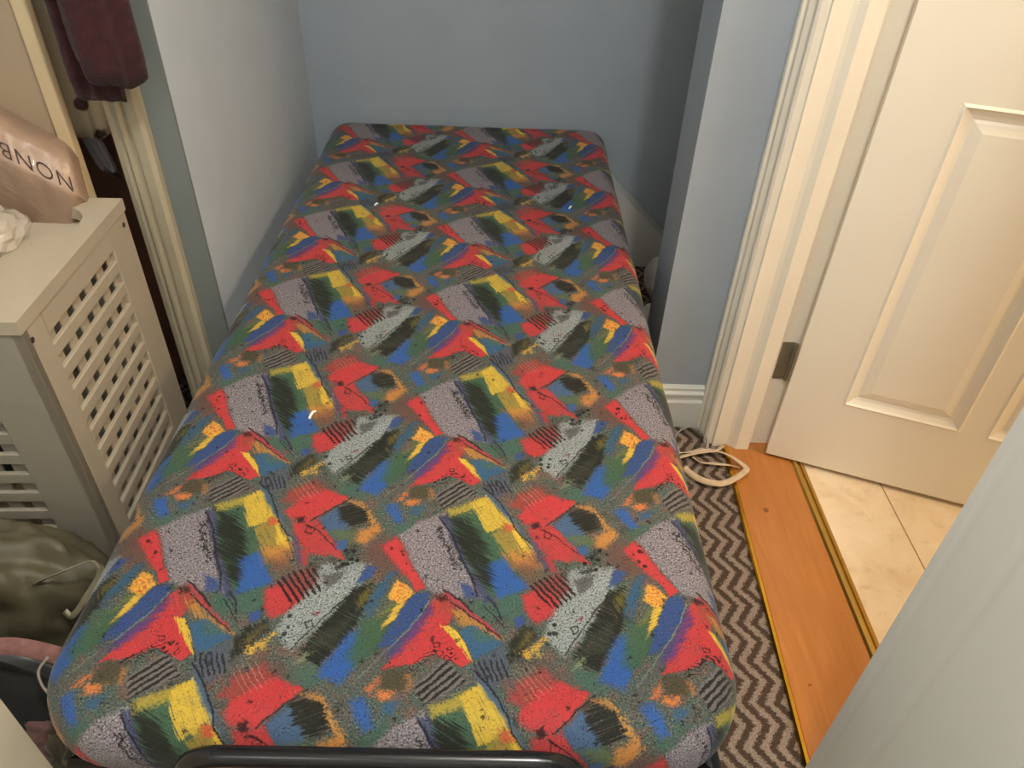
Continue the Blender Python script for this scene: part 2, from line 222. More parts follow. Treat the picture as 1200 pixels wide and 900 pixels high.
((178,74,66),0.9663,0.966,[(0.12262,0.27255,-0.34314),(-0.0107,0.29384,-0.23336),(-0.32668,0.01295,0.38432),(-0.21776,-0.21933,0.48274),(0.15191,-0.26035,0.1473),(0.28557,-0.14323,-0.09414)],0.012,1,0.004,0.95,None),
((214,58,62),0.9138,0.038,[(0.24511,0.19461,-0.36084),(0.04447,0.29127,-0.2758),(-0.24089,0.19882,0.07962),(-0.13162,-0.26913,0.46251),(0.12958,-0.26993,0.1886),(0.24926,-0.1903,-0.00888),(0.30566,-0.10446,-0.13597)],0.008,1,0.003,1,None),
((214,58,62),0.8247,0.0188,[(-0.22906,0.20982,0.02296),(-0.302,-0.11274,0.44467),(0.0309,-0.29268,0.28907),(0.31919,-0.06387,-0.23772)],0.002,0,0.001,1,None),
((204,62,64),0.8929,0.2337,[(0.30561,0.10458,-0.3646),(0.25656,0.18229,-0.40144),(0.06323,0.28845,-0.29774),(-0.2793,0.1529,0.19798),(-0.26655,-0.1703,0.4772),(0.05976,-0.28905,0.29129)],0.006,1,0.003,1,None),
((196,66,70),0.7803,0.304,[(0.12493,0.2717,-0.37561),(-0.0095,0.29388,-0.2543),(-0.26104,-0.17707,0.44286),(0.31442,-0.08076,-0.20978)],0.004,1,0.001,0.95,None),
((190,62,66),0.9104,0.3515,[(0.2979,0.12125,-0.41262),(-0.08512,0.28387,-0.17171),(-0.32138,-0.05428,0.38736),(0.0869,-0.28343,0.22041)],0.006,0,0.002,0.95,None),
((110,84,130),0.9464,0.3108,[(0.30277,0.11106,-0.40947),(-0.17348,0.24922,-0.02695),(-0.30579,-0.10415,0.41755),(0.01001,-0.29386,0.33234)],0.006,0,0.003,0.7,None),
((60,24,28),0.9619,0.1308,[(0.29164,0.13297,-0.41555),(-0.12052,0.2733,-0.14252),(-0.307,-0.10123,0.41847),(0.10916,-0.27714,0.1777)],0.004,0,0.001,0.9,None),
((44,26,30),0.8835,0.0986,[(0.2915,0.13323,-0.39245),(-0.21741,0.21961,-0.00024),(-0.29455,-0.12769,0.45432),(0.21765,-0.21942,0.00366)],0.0008,0,0.0006,0.9,None),
((44,26,30),0.8076,0.0226,[(0.29296,0.1306,-0.38836),(-0.21996,0.21755,0.00439),(-0.29618,-0.1246,0.45574),(0.2202,-0.21735,-0.00093)],0.0008,0,0.0006,0.9,None),
((44,26,30),0.8995,0.1807,[(0.1868,0.2413,-0.42634),(-0.29532,0.12624,0.19526),(-0.187,-0.24118,0.42991),(0.29779,-0.12145,-0.15024)],0.0008,0,0.0006,0.9,None),
((44,26,30),0.8271,0.2513,[(0.23341,0.20591,-0.43763),(-0.26917,0.16694,0.14064),(-0.23361,-0.20572,0.44097),(0.27365,-0.16094,-0.07453)],0.0008,0,0.0006,0.9,None),
((44,26,30),0.9173,0.1711,[(0.17256,0.24973,-0.42051),(-0.30106,0.11477,0.20371),(-0.17275,-0.24963,0.42413),(0.30258,-0.11147,-0.17372)],0.0008,0,0.0006,0.9,None),
((44,26,30),0.8999,0.1988,[(0.14276,0.2645,-0.39785),(-0.30888,0.09651,0.21379),(-0.14363,-0.26412,0.41715),(0.30899,-0.09623,-0.21133)],0.0008,0,0.0006,0.9,None),
((44,26,30),0.9164,0.207,[(0.10412,0.2787,-0.38102),(-0.31656,0.0737,0.25258),(-0.10424,-0.27866,0.38469),(0.31714,-0.07166,-0.23576)],0.0008,0,0.0006,0.9,None),
((44,26,30),0.9268,0.1895,[(0.0718,0.28683,-0.34946),(-0.3215,0.0537,0.26921),(-0.07224,-0.28674,0.36813),(0.32156,-0.0534,-0.26674)],0.0008,0,0.0006,0.9,None),
((204,188,160),0.9787,0.9405,[(0.28953,0.13666,-0.39214),(-0.14823,0.26206,-0.07897),(-0.24058,-0.19912,0.47048),(0.10948,-0.27703,0.21144)],0.008,1,0.0008,0.45,('h',261.888,182.565,0.75)),
((90,118,150),0.8163,0.1443,[(0.27578,0.15798,-0.40179),(0.22136,0.2164,-0.40312),(-0.11655,0.27469,-0.09938),(-0.32325,-0.0444,0.40617),(-0.27489,-0.15923,0.46552),(0.23114,-0.20797,0.01815)],0.006,0,0.002,1,None),
((112,126,90),0.771,0.2259,[(0.22156,0.21623,-0.42165),(0.13548,0.26758,-0.38851),(-0.24823,0.19138,0.09194),(-0.24394,-0.19579,0.47093),(0.0416,-0.29161,0.27412)],0.008,0,0.003,0.9,None),
((50,48,38),0.74,0.0929,[(0.31536,0.07774,-0.3522),(0.19066,0.23886,-0.39444),(-0.12711,0.27088,-0.10085),(-0.29832,-0.1204,0.45399),(-0.14584,-0.26314,0.44299),(0.1438,-0.26405,0.16742)],0.014,4,0.002,1,None),
((206,150,74),0.7371,0.0269,[(0.17009,0.2511,-0.41754),(0.129,0.27016,-0.39798),(-0.27959,-0.15247,0.4509),(-0.0036,-0.29398,0.31177)],0.008,0,0.002,0.85,None),
((214,160,74),0.6575,0.1116,[(0.30862,0.09719,-0.39409),(0.24497,0.19475,-0.42581),(-0.01017,0.29386,-0.24489),(-0.27655,-0.15689,0.43501),(-0.24833,-0.19128,0.44493)],0.01,0,0.002,0.9,None),
((214,150,66),0.6658,0.2049,[(0.06461,0.2882,-0.31756),(-0.25654,0.18231,0.09161),(-0.31035,-0.09262,0.43544),(0.15038,-0.26107,0.13124),(0.32587,-0.0244,-0.2734)],0.01,0,0.004,0.9,None),
((72,112,160),0.767,0.2762,[(0.32338,0.04362,-0.3525),(0.08289,0.2844,-0.35192),(-0.32549,-0.02823,0.36838),(0.07325,-0.28653,0.23015)],0.004,0,0.002,0.95,None),
((34,34,32),0.7251,0.3331,[(0.1063,0.27803,-0.3313),(-0.16943,0.25146,-0.0521),(-0.30746,0.1001,0.23799),(-0.12192,-0.2728,0.44105),(0.26402,-0.17346,-0.06497),(0.30273,-0.11115,-0.16609)],0.004,0,0.001,1,('d',)),
((40,40,38),0.723,0.3072,[(0.29977,0.11746,-0.40106),(-0.27059,0.16507,0.11354),(-0.26364,-0.17393,0.45714),(0.24768,-0.19195,-0.04449)],0.014,0,0.003,0.7,None),
((40,38,38),0.7505,0.3918,[(0.16909,0.25164,-0.40834),(-0.16956,0.25138,-0.07501),(-0.22606,-0.21243,0.45347),(0.1501,-0.2612,0.11651)],0.006,0,0.002,0.9,None),
((98,88,62),0.4721,0.9345,[(0.32089,0.05656,-0.34352),(0.02142,0.29337,-0.28629),(-0.25424,0.1849,0.10165),(-0.30104,-0.1148,0.4467),(-0.03774,-0.29204,0.35728),(0.24308,-0.19665,-0.01363)],0.006,0,0.004,0.9,None),
((220,130,62),0.5518,0.9612,[(-0.00714,0.29393,-0.26917),(-0.26955,0.16644,0.1135),(-0.32371,-0.04163,0.38054),(0.23484,-0.20458,-0.02696),(0.28746,-0.14013,-0.1428)],0.01,0,0.002,0.9,None),
((226,140,62),0.5032,0.0057,[(0.18977,0.23943,-0.41784),(-0.16566,0.25348,-0.0772),(-0.31527,0.07803,0.25387),(-0.0131,-0.29376,0.3194),(0.27628,-0.15727,-0.10138)],0.01,0,0.002,0.95,None),
((200,140,80),0.4227,0.949,[(0.32261,0.04804,-0.36607),(-0.13862,0.26628,-0.11121),(-0.32509,-0.03173,0.36292),(0.00741,-0.29392,0.30528)],0.01,0,0.003,0.7,None),
((48,110,182),0.57,0.0752,[(0.29609,0.12477,-0.40498),(0.27315,0.16164,-0.42027),(-0.10813,0.27746,-0.13214),(-0.29611,-0.12474,0.43561),(0.11339,-0.27576,0.1974)],0.008,0,0.004,0.95,None),
((62,112,150),0.4761,0.0557,[(0.3239,0.04036,-0.34778),(-0.00679,0.29394,-0.27429),(-0.28854,0.13834,0.15973),(0.04313,-0.29143,0.259)],0.01,0,0.004,0.9,None),
((60,64,64),0.1427,0.8725,[(0.30598,0.10372,-0.38539),(-0.09889,0.28023,-0.15175),(-0.31297,-0.08519,0.4211),(0.15332,-0.25968,0.13111)],0.003,0,0.001,0.85,('d',)),
((44,46,46),0.1331,0.8926,[(0.28131,0.14989,-0.40313),(-0.08236,0.28452,-0.17515),(-0.30017,-0.11662,0.45239),(0.04338,-0.2914,0.27594)],0.004,0,0.001,0.9,('h',314.245,122.325,0.2)),
((44,40,50),0.3262,0.278,[(0.30029,0.11637,-0.4059),(-0.22794,0.2108,0.08472),(-0.29411,-0.1285,0.43943),(-0.05816,-0.28931,0.41294)],0.004,0,0.001,1,('s',)),
((44,40,50),0.3717,0.174,[(0.18708,0.24113,-0.42629),(-0.30525,0.10543,0.20864),(-0.18729,-0.241,0.4302),(0.30598,-0.10371,-0.19345)],0.0008,0,0.0006,0.9,None),
((44,40,50),0.3664,0.197,[(0.16351,0.2546,-0.40726),(-0.31248,0.08663,0.22759),(-0.16463,-0.25402,0.42949),(0.3126,-0.08627,-0.22459)],0.0008,0,0.0006,0.9,None),
((44,40,50),0.3577,0.2196,[(0.14485,0.26358,-0.40647),(-0.31643,0.07416,0.25293),(-0.14504,-0.2635,0.41048),(0.31707,-0.07191,-0.2345)],0.0008,0,0.0006,0.9,None),
((44,40,50),0.3452,0.2443,[(0.04783,0.29084,-0.32676),(-0.32675,0.01138,0.317),(-0.0482,-0.29079,0.35088),(0.32677,-0.01101,-0.31411)],0.0008,0,0.0006,0.9,None),
((44,40,50),0.3332,0.2665,[(0.10004,0.2799,-0.37797),(-0.32301,0.04577,0.28717),(-0.10017,-0.27986,0.382),(0.32339,-0.04357,-0.26989)],0.0008,0,0.0006,0.9,None),
((44,40,50),0.3231,0.2858,[(0.11503,0.27521,-0.37991),(-0.32095,0.05629,0.26631),(-0.11584,-0.27494,0.40108),(0.32103,-0.05593,-0.26344)],0.0008,0,0.0006,0.9,None),
((44,40,50),0.3126,0.3148,[(0.22746,0.21122,-0.43691),(-0.2787,0.15378,0.138),(-0.22767,-0.21103,0.44046),(0.28019,-0.15157,-0.11558)],0.0008,0,0.0006,0.9,None),
((44,40,50),0.3004,0.3433,[(0.05607,0.28965,-0.33572),(-0.3262,0.02059,0.30721),(-0.05645,-0.28959,0.35604),(0.32623,-0.02022,-0.3044)],0.0008,0,0.0006,0.9,None),
((44,40,50),0.2888,0.3645,[(0.14216,0.26476,-0.40506),(-0.31431,0.08112,0.24345),(-0.14234,-0.26469,0.40887),(0.315,-0.07891,-0.22584)],0.0008,0,0.0006,0.9,None),
((40,36,46),0.3436,0.1489,[(0.27526,0.15871,-0.43119),(-0.23266,0.20659,0.06349),(-0.27556,-0.15829,0.43659),(0.23731,-0.20227,0.00214)],0.0008,0,0.0006,0.9,None),
((40,36,46),0.2929,0.264,[(0.30656,0.10232,-0.4063),(-0.15111,0.26073,-0.06735),(-0.30677,-0.10181,0.41118),(0.15567,-0.25855,0.14497)],0.0008,0,0.0006,0.9,None),
((40,36,46),0.2448,0.388,[(0.2927,0.13108,-0.42123),(-0.18713,0.2411,-0.01254),(-0.29296,-0.13061,0.42612),(0.19232,-0.23778,0.08667)],0.0008,0,0.0006,0.9,None),
((40,36,46),0.2061,0.4925,[(0.31352,0.08354,-0.39463),(-0.11793,0.27421,-0.12689),(-0.3137,-0.08301,0.39916),(0.12071,-0.27323,0.18184)],0.0008,0,0.0006,0.9,None),
((54,54,84),0.1405,0.5656,[(0.26511,0.17211,-0.434),(-0.22866,0.21017,0.03634),(-0.26551,-0.17161,0.44031),(0.23111,-0.20799,-0.00534)],0.0008,0,0.0006,0.9,None),
((54,54,84),0.1132,0.6199,[(0.29743,0.12216,-0.41652),(-0.169,0.25169,-0.05866),(-0.29775,-0.12155,0.42237),(0.17201,-0.25004,0.10195)],0.0008,0,0.0006,0.9,None),
((40,36,38),0.1396,0.6327,[(0.2498,0.18973,-0.436),(0.15523,0.25876,-0.39897),(-0.28525,-0.14375,0.44193),(-0.08326,-0.28431,0.39341)],0.006,1,0.001,0.8,('h',315.362,236.857,0.3)),
]

# ------------------------------------------------------------------ materials
class NB:
    def __init__(s, name):
        s.m = bpy.data.materials.new(name); s.m.use_nodes = True
        s.nt = s.m.node_tree; s.N = s.nt.nodes; s.L = s.nt.links
        s.b = s.N['Principled BSDF']
    def n(s, t, **k):
        x = s.N.new(t)
        for a, v in k.items(): setattr(x, a, v)
        return x
    def set(s, sock, v):
        if v is None: return
        if hasattr(v, 'is_linked') or isinstance(v, bpy.types.NodeSocket): s.L.new(v, sock)
        else: sock.default_value = v
    def math(s, op, a, b=None, c=None, clamp=False):
        x = s.n('ShaderNodeMath', operation=op); x.use_clamp = clamp
        s.set(x.inputs[0], a); s.set(x.inputs[1], b); s.set(x.inputs[2], c)
        return x.outputs[0]
    def vec(s, op, a, b=None, scale=None):
        x = s.n('ShaderNodeVectorMath', operation=op)
        s.set(x.inputs[0], a); s.set(x.inputs[1], b)
        if scale is not None: s.set(x.inputs['Scale'], scale)
        return x.outputs['Value'] if op in ('DOT_PRODUCT','LENGTH','DISTANCE') else x.outputs[0]
    def mix(s, f, a, b, mode='MIX'):
        x = s.n('ShaderNodeMix', data_type='RGBA', blend_type=mode)
        s.set(x.inputs[0], f); s.set(x.inputs[6], a); s.set(x.inputs[7], b)
        return x.outputs[2]
    def noise(s, vec, scale, detail=2.0, rough=.5, out='Fac', dist=0.0):
        x = s.n('ShaderNodeTexNoise')
        s.set(x.inputs['Vector'], vec); x.inputs['Scale'].default_value = scale
        x.inputs['Detail'].default_value = detail; x.inputs['Roughness'].default_value = rough
        x.inputs['Distortion'].default_value = dist
        return x.outputs[out]
    def ramp(s, f, stops):
        x = s.n('ShaderNodeValToRGB'); s.set(x.inputs[0], f)
        e = x.color_ramp.elements
        while len(e) < len(stops): e.new(.5)
        for q, (p, c) in zip(e, stops): q.position = p; q.color = c
        return x.outputs[0]
    def map(s, vec, loc=(0,0,0), rot=(0,0,0), sc=(1,1,1)):
        x = s.n('ShaderNodeMapping'); s.set(x.inputs[0], vec)
        x.inputs[1].default_value = loc; x.inputs[2].default_value = rot; x.inputs[3].default_value = sc
        return x.outputs[0]
    def obj(s): return s.n('ShaderNodeTexCoord').outputs['Object']
    def bump(s, h, strength=.2, dist=.002):
        x = s.n('ShaderNodeBump'); x.inputs['Strength'].default_value = strength
        x.inputs['Distance'].default_value = dist
        s.L.new(h, x.inputs['Height']); s.L.new(x.outputs[0], s.b.inputs['Normal'])
    def base(s, c): s.set(s.b.inputs['Base Color'], c)
    def p(s, **k):
        for a, v in k.items(): s.b.inputs[a.replace('_', ' ')].default_value = v

def paint(name, c, rough=.45, var=.05, scale=9, bump=.06, bscale=160):
    b = NB(name); o = b.obj()
    c0 = lin(c); lo = tuple(v*(1-var) for v in c0[:3])+(1,); hi = tuple(min(1, v*(1+var)) for v in c0[:3])+(1,)
    b.base(b.ramp(b.noise(o, scale, 3), [(.3, lo), (.7, hi)]))
    b.p(Roughness=rough)
    if bump: b.bump(b.noise(o, bscale, 2), bump, .001)
    return b.m

def cloth(name, c, var=.12, scale=30, rough=.9, sheen=.3):
    b = NB(name); o = b.obj(); c0 = lin(c)
    lo = tuple(v*(1-var) for v in c0[:3])+(1,); hi = tuple(min(1, v*(1+var)) for v in c0[:3])+(1,)
    b.base(b.ramp(b.noise(o, scale, 4), [(.3, lo), (.7, hi)]))
    b.p(Roughness=rough); b.b.inputs['Sheen Weight'].default_value = sheen
    b.bump(b.noise(o, 700, 2), .25, .001)
    return b.m

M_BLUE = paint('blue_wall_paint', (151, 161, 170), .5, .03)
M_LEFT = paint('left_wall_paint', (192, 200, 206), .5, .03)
M_STRIP = paint('shaded_strip_paint', (114, 121, 119), .5, .04)  # shade on the wall end put into a darker grey-green paint
M_WHITE = paint('white_gloss_paint', (226, 224, 214), .3, .015, 6, .03, 60)
M_SKIRT = paint('skirting_paint', (206, 208, 202), .4, .02)
M_TRIMOLD = paint('old_cream_paint', (170, 160, 136), .4, .05, 12)
M_DOOR = paint('door_paint', (238, 231, 214), .32, .015, 5, .04, 45)
M_JAMB = paint('jamb_paint', (234, 226, 208), .35, .02, 7, .04, 60)
M_CEIL = paint('ceiling_paint', (235, 233, 226), .8, .01)
M_HALL = paint('hall_wall_paint', (236, 214, 176), .6, .02)
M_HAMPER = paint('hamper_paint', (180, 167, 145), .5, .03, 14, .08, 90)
M_HAMPER_IN = paint('hamper_inner_paint', (186, 174, 154), .55, .03, 14, .08, 90)
M_BOARD = paint('wardrobe_laminate', (204, 182, 144), .45, .02)
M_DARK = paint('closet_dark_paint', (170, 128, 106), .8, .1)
M_CAB = paint('cabinet_paint', (236, 222, 192), .45, .02)

def mat_metal(name, c, rough=.3, metal=1.0, var=.1):
    b = NB(name); o = b.obj(); c0 = lin(c)
    b.base(b.ramp(b.noise(o, 60, 3), [(.3, tuple(v*(1-var) for v in c0[:3])+(1,)), (.7, c0)]))
    b.p(Roughness=rough, Metallic=metal)
    return b.m
M_BRASS = mat_metal('brass_strip', (214, 168, 62), .25)
M_BRASSD = mat_metal('aged_brass', (196, 160, 84), .4)
M_HINGE = mat_metal('tarnished_hinge', (128, 118, 96), .5, .15, .3)
M_BLACK = mat_metal('black_enamel', (22, 22, 24), .22, 0.0)
M_SCREW = mat_metal('screw_steel', (120, 108, 96), .4, .8)

def mat_carpet():
    b = NB('herringbone_carpet'); o = b.obj()
    wob = b.noise(o, 150, 3, out='Color')
    v = b.vec('ADD', o, b.vec('SCALE', b.vec('SUBTRACT', wob, (.5,.5,.5)), scale=.014))
    s = b.n('ShaderNodeSeparateXYZ'); b.L.new(v, s.inputs[0])
    tri = b.math('PINGPONG', s.outputs[1], .040)
    ph = b.math('ADD', s.outputs[0], b.math('MULTIPLY', tri, .74))
    st = b.math('SINE', b.math('MULTIPLY', ph, 2*PI/.0285))
    tuft = b.noise(o, 330, 3, .6)
    f = b.math('MULTIPLY_ADD', b.math('SUBTRACT', tuft, .5), 3.4, st)
    m = b.math('MULTIPLY_ADD', f, 1.6, .52, clamp=True)
    dk = b.ramp(b.noise(o, 500, 2), [(.3, lin((50, 38, 28))), (.7, lin((92, 72, 56)))])
    lt = b.ramp(b.noise(o, 420, 2), [(.3, lin((112, 98, 88))), (.7, lin((176, 158, 144)))])
    b.base(b.mix(m, dk, lt)); b.p(Roughness=.95)
    b.bump(b.math('ADD', b.math('MULTIPLY', m, .5), tuft), .7, .006)
    return b.m
M_CARPET = mat_carpet()

def mat_wood():
    b = NB('varnished_threshold_wood'); o = b.obj()
    g = b.noise(b.map(o, sc=(26, 2.2, 8)), 2.0, 4, .6, dist=.6)
    base = b.ramp(g, [(.25, lin((164, 102, 44))), (.55, lin((180, 116, 54))), (.8, lin((194, 130, 68)))])
    blot = b.noise(o, 11, 3)
    c = b.mix(b.math('MULTIPLY_ADD', blot, 1.6, -.55, clamp=True), base, lin((172, 108, 48)))
    # scratches and dents
    sc = b.noise(b.map(o, rot=(0,0,.9), sc=(160, 14, 30)), 1.0, 2)
    c = b.mix(b.math('MULTIPLY', b.math('GREATER_THAN', sc, .79), .5), c, lin((236, 190, 120)))
    dn = b.noise(o, 34, 1)
    c = b.mix(b.math('MULTIPLY', b.math('GREATER_THAN', dn, .775), .8), c, lin((110, 58, 20)))
    b.base(c); b.p(Roughness=.32); b.b.inputs['Coat Weight'].default_value = .25
    b.bump(b.noise(o, 60, 2), .05, .001)
    return b.m
M_WOOD = mat_wood()

def mat_vinyl():
    b = NB('marbled_hall_tile'); o = b.obj()
    n1 = b.noise(o, 9, 6, .62, dist=.5); n2 = b.noise(o, 26, 5, .65)
    c = b.ramp(n1, [(.3, lin((214, 190, 156))), (.5, lin((228, 208, 178))), (.7, lin((234, 218, 192)))])
    c = b.mix(b.math('MULTIPLY_ADD', n2, 4.0, -2.35, clamp=True), c, lin((190, 160, 128)))
    s = b.n('ShaderNodeSeparateXYZ'); b.L.new(o, s.inputs[0])
    def seam(sock, off, per):
        d = b.math('ABSOLUTE', b.math('SUBTRACT', b.math('FRACT', b.math('DIVIDE', b.math('SUBTRACT', sock, off-per/2), per)), .5))
        return b.math('LESS_THAN', d, .0016/per)
    g = b.math('MAXIMUM', seam(s.outputs[0], .898, .33), seam(s.outputs[1], .36, 1.32))
    b.base(b.mix(g, c, lin((150, 118, 84)))); b.p(Roughness=.35)
    return b.m
M_VINYL = mat_vinyl()

def mat_fabric():
    b = NB('painterly_print_fabric')
    uv = b.n('ShaderNodeUVMap', uv_map='fabric').outputs[0]      # lattice units, one repeat per unit
    met = b.map(uv, sc=(.327, .294, 1))                           # metres
    # hand-drawn wobble
    w1 = b.vec('SCALE', b.vec('SUBTRACT', b.noise(met, 60, 2, out='Color'), (.5,.5,.5)), scale=.020)
    w2 = b.vec('SCALE', b.vec('SUBTRACT', b.noise(met, 330, 2, out='Color'), (.5,.5,.5)), scale=.012)
    lat = b.vec('MULTIPLY', b.vec('ADD', uv, b.vec('ADD', w1, w2)), (1, 1, 0))
    nf = b.math('SUBTRACT', b.noise(met, 300, 4, .7), .5)
    def streak(deg, a=430, c=22):
        t = math.radians(deg)
        x = b.vec('DOT_PRODUCT', met, (math.cos(t)*c, math.sin(t)*c, 0)); y = b.vec('DOT_PRODUCT', met, (-math.sin(t)*a, math.cos(t)*a, 0))
        cb = b.n('ShaderNodeCombineXYZ'); b.L.new(x, cb.inputs[0]); b.L.new(y, cb.inputs[1])
        return b.math('SUBTRACT', b.noise(cb.outputs[0], 1.0, 2, .6), .5)
    streaks = [streak(-60), streak(-29), streak(26), streak(20)]
    def curl(sc, k):
        f = b.math('FRACT', b.math('MULTIPLY', b.noise(met, sc, 0), k))
        return b.math('SUBTRACT', 1.25, b.math('MULTIPLY', b.math('ABSOLUTE', b.math('SUBTRACT', f, .5)), 5.6), clamp=True)
    scr = curl(95, 4.0)
    vo = b.n('ShaderNodeTexVoronoi'); vo.inputs['Scale'].default_value = 105; b.L.new(met, vo.inputs['Vector'])
    dots = b.math('MULTIPLY', b.math('SUBTRACT', .38, vo.outputs['Distance']), 12.0, clamp=True)
    spk = b.noise(met, 400, 3, .8)
    dk = b.math('MULTIPLY_ADD', spk, -13.0, 6.0, clamp=True)      # dark grains
    lt = b.math('MULTIPLY_ADD', spk, 13.0, -7.3, clamp=True)      # pale grains
    g1 = b.noise(met, 26, 3)
    col = b.ramp(g1, [(.28, lin((70, 86, 78))), (.42, lin((118, 112, 104))), (.52, lin((96, 116, 106))), (.64, lin((132, 108, 98))), (.76, lin((104, 112, 118)))])
    col = b.mix(b.math('MULTIPLY', dk, .85), col, lin((36, 36, 34)))
    col = b.mix(b.math('MULTIPLY', lt, .5), col, lin((180, 184, 170)))
    ins = [('lat','V',lat),('nf','F',nf)]+[('s%d'%k,'F',q) for k, q in enumerate(streaks)]+[('scr','F',scr),('dots','F',dots),('dk','F',dk),('lt','F',lt)]
    # the motifs are laid over each other in layers, about a dozen to a node group
    for k0 in range(0, len(FABRIC), 12):
        gt = bpy.data.node_groups.new('print_layer', 'ShaderNodeTree')
        gt.interface.new_socket('col', in_out='INPUT', socket_type='NodeSocketColor')
        for nme, ty, _ in ins: gt.interface.new_socket(nme, in_out='INPUT', socket_type='NodeSocketVector' if ty == 'V' else 'NodeSocketFloat')
        gt.interface.new_socket('col', in_out='OUTPUT', socket_type='NodeSocketColor')
        g = NB.__new__(NB); g.nt = gt; g.N = gt.nodes; g.L = gt.links
        gi = g.n('NodeGroupInput').outputs; go = g.n('NodeGroupOutput')
        F = {nme: gi[i+1] for i, (nme, _, _) in enumerate(ins)}
        fields = [F['nf'], F['s0'], F['s1'], F['s2'], F['s3']]
        c1 = gi[0]
        for (c, oa, ob, edges, amp, nz, soft, op, mod) in FABRIC[k0:k0+12]:
            p = g.vec('FRACTION', g.vec('ADD', F['lat'], (oa, ob, .5)))
            d = None
            for e in edges:
                q = g.vec('DOT_PRODUCT', p, e)
                d = q if d is None else g.math('MINIMUM', d, q)
            d = g.math('MULTIPLY_ADD', fields[nz], amp*(3.4 if nz == 0 and amp > .0015 else 2.2), d)
            m = g.math('MULTIPLY_ADD', d, 1.0/(2*soft), .5, clamp=True)
            if mod and mod[0] == 'h':
                ph = g.math('SINE', g.vec('DOT_PRODUCT', p, (mod[1], mod[2], 0)))
                m = g.math('MULTIPLY', m, g.math('MULTIPLY', g.math('SUBTRACT', ph, mod[3]), 4.0, clamp=True))
            elif mod and mod[0] == 's': m = g.math('MULTIPLY', m, F['scr'])
            elif mod and mod[0] == 'd': m = g.math('MULTIPLY', m, F['dots'])
            if nz > 0 and amp > .0025 and not mod:      # dry brush: bristle streaks let the ground through
                m = g.math('MULTIPLY', m, g.math('MULTIPLY_ADD', fields[nz], 3.6, 1.12, clamp=True))
            if nz in (0, 3) and not mod and len(edges) > 3 and soft < .0035 and op > .8 and amp > .0015:   # scratchy charcoal outline
                ln = g.math('SUBTRACT', 1.0, g.math('MULTIPLY', g.math('ABSOLUTE', g.math('SUBTRACT', d, -.0006)), 900.0), clamp=True)
                c1 = g.mix(g.math('MULTIPLY', ln, g.math('MULTIPLY_ADD', F['s1'], 5.0, .25, clamp=True)), c1, lin((34, 32, 34)))
            if op < 1: m = g.math('MULTIPLY', m, op)
            cc = lin(c)
            if mod and mod[0] == 'p':
                cc = g.mix(F['dk'], cc, lin((34, 32, 34)))
                cc = g.mix(g.math('MULTIPLY', F['lt'], .75), cc, lin((226, 224, 222)))
            c1 = g.mix(m, c1, cc)
        g.L.new(c1, go.inputs[0])
        gn = b.n('ShaderNodeGroup'); gn.node_tree = gt
        b.set(gn.inputs[0], col)
        for i, (_, _, so) in enumerate(ins): b.L.new(so, gn.inputs[i+1])
        col = gn.outputs[0]
    # charcoal smudges and pale scratches dragged over everything
    pm = b.math('MULTIPLY_ADD', b.noise(met, 34, 2), 5.0, -2.5, clamp=True)
    col = b.mix(b.math('MULTIPLY', b.math('MULTIPLY_ADD', streaks[2], 9.0, -.9, clamp=True), pm), col, lin((40, 40, 38)))
    pm2 = b.math('MULTIPLY_ADD', b.noise(met, 29, 2), -5.0, 2.3, clamp=True)
    col = b.mix(b.math('MULTIPLY', b.math('MULTIPLY_ADD', streaks[0], 9.0, -1.2, clamp=True), b.math('MULTIPLY', pm2, .7)), col, lin((176, 176, 150)))
    # overall grain and grime of the print
    gr = b.noise(met, 170, 4, .7)
    col = b.mix(b.math('MULTIPLY_ADD', gr, 3.2, -1.5, clamp=True), col, b.mix(.25, col, lin((92, 90, 78))))
    patch = b.math('MULTIPLY_ADD', b.noise(met, 60, 3), 2.6, -.75, clamp=True)
    col = b.mix(b.math('MULTIPLY', b.math('MULTIPLY', dk, patch), .80), col, lin((30, 29, 28)))
    col = b.mix(b.math('MULTIPLY', b.math('MULTIPLY', lt, patch), .12), col, lin((200, 200, 190)))
    v2 = b.n('ShaderNodeTexVoronoi'); v2.inputs['Scale'].default_value = 62; b.L.new(b.vec('ADD', met, w2), v2.inputs['Vector'])
    sp = b.n('ShaderNodeSeparateColor'); b.L.new(v2.outputs['Color'], sp.inputs[0])
    fl = b.math('MULTIPLY', b.math('MULTIPLY', b.math('SUBTRACT', .20, v2.outputs['Distance']), 14.0, clamp=True), b.math('GREATER_THAN', sp.outputs[0], .62))
    col = b.mix(b.math('MULTIPLY', fl, .8), col, lin((34, 32, 30)))
    hs = b.n('ShaderNodeHueSaturation'); hs.inputs['Saturation'].default_value = .96; hs.inputs['Value'].default_value = .78
    gm = b.n('ShaderNodeGamma'); gm.inputs[1].default_value = 1.22; b.set(gm.inputs[0], col)
    b.set(hs.inputs['Color'], gm.outputs[0]); col = hs.outputs[0]
    b.base(col); b.p(Roughness=.75)
    b.b.inputs['Sheen Weight'].default_value = .10; b.b.inputs['Specular IOR Level'].default_value = .25
    b.bump(b.noise(met, 1200, 1), .12, .0006)
    return b.m
M_FABRIC = mat_fabric()

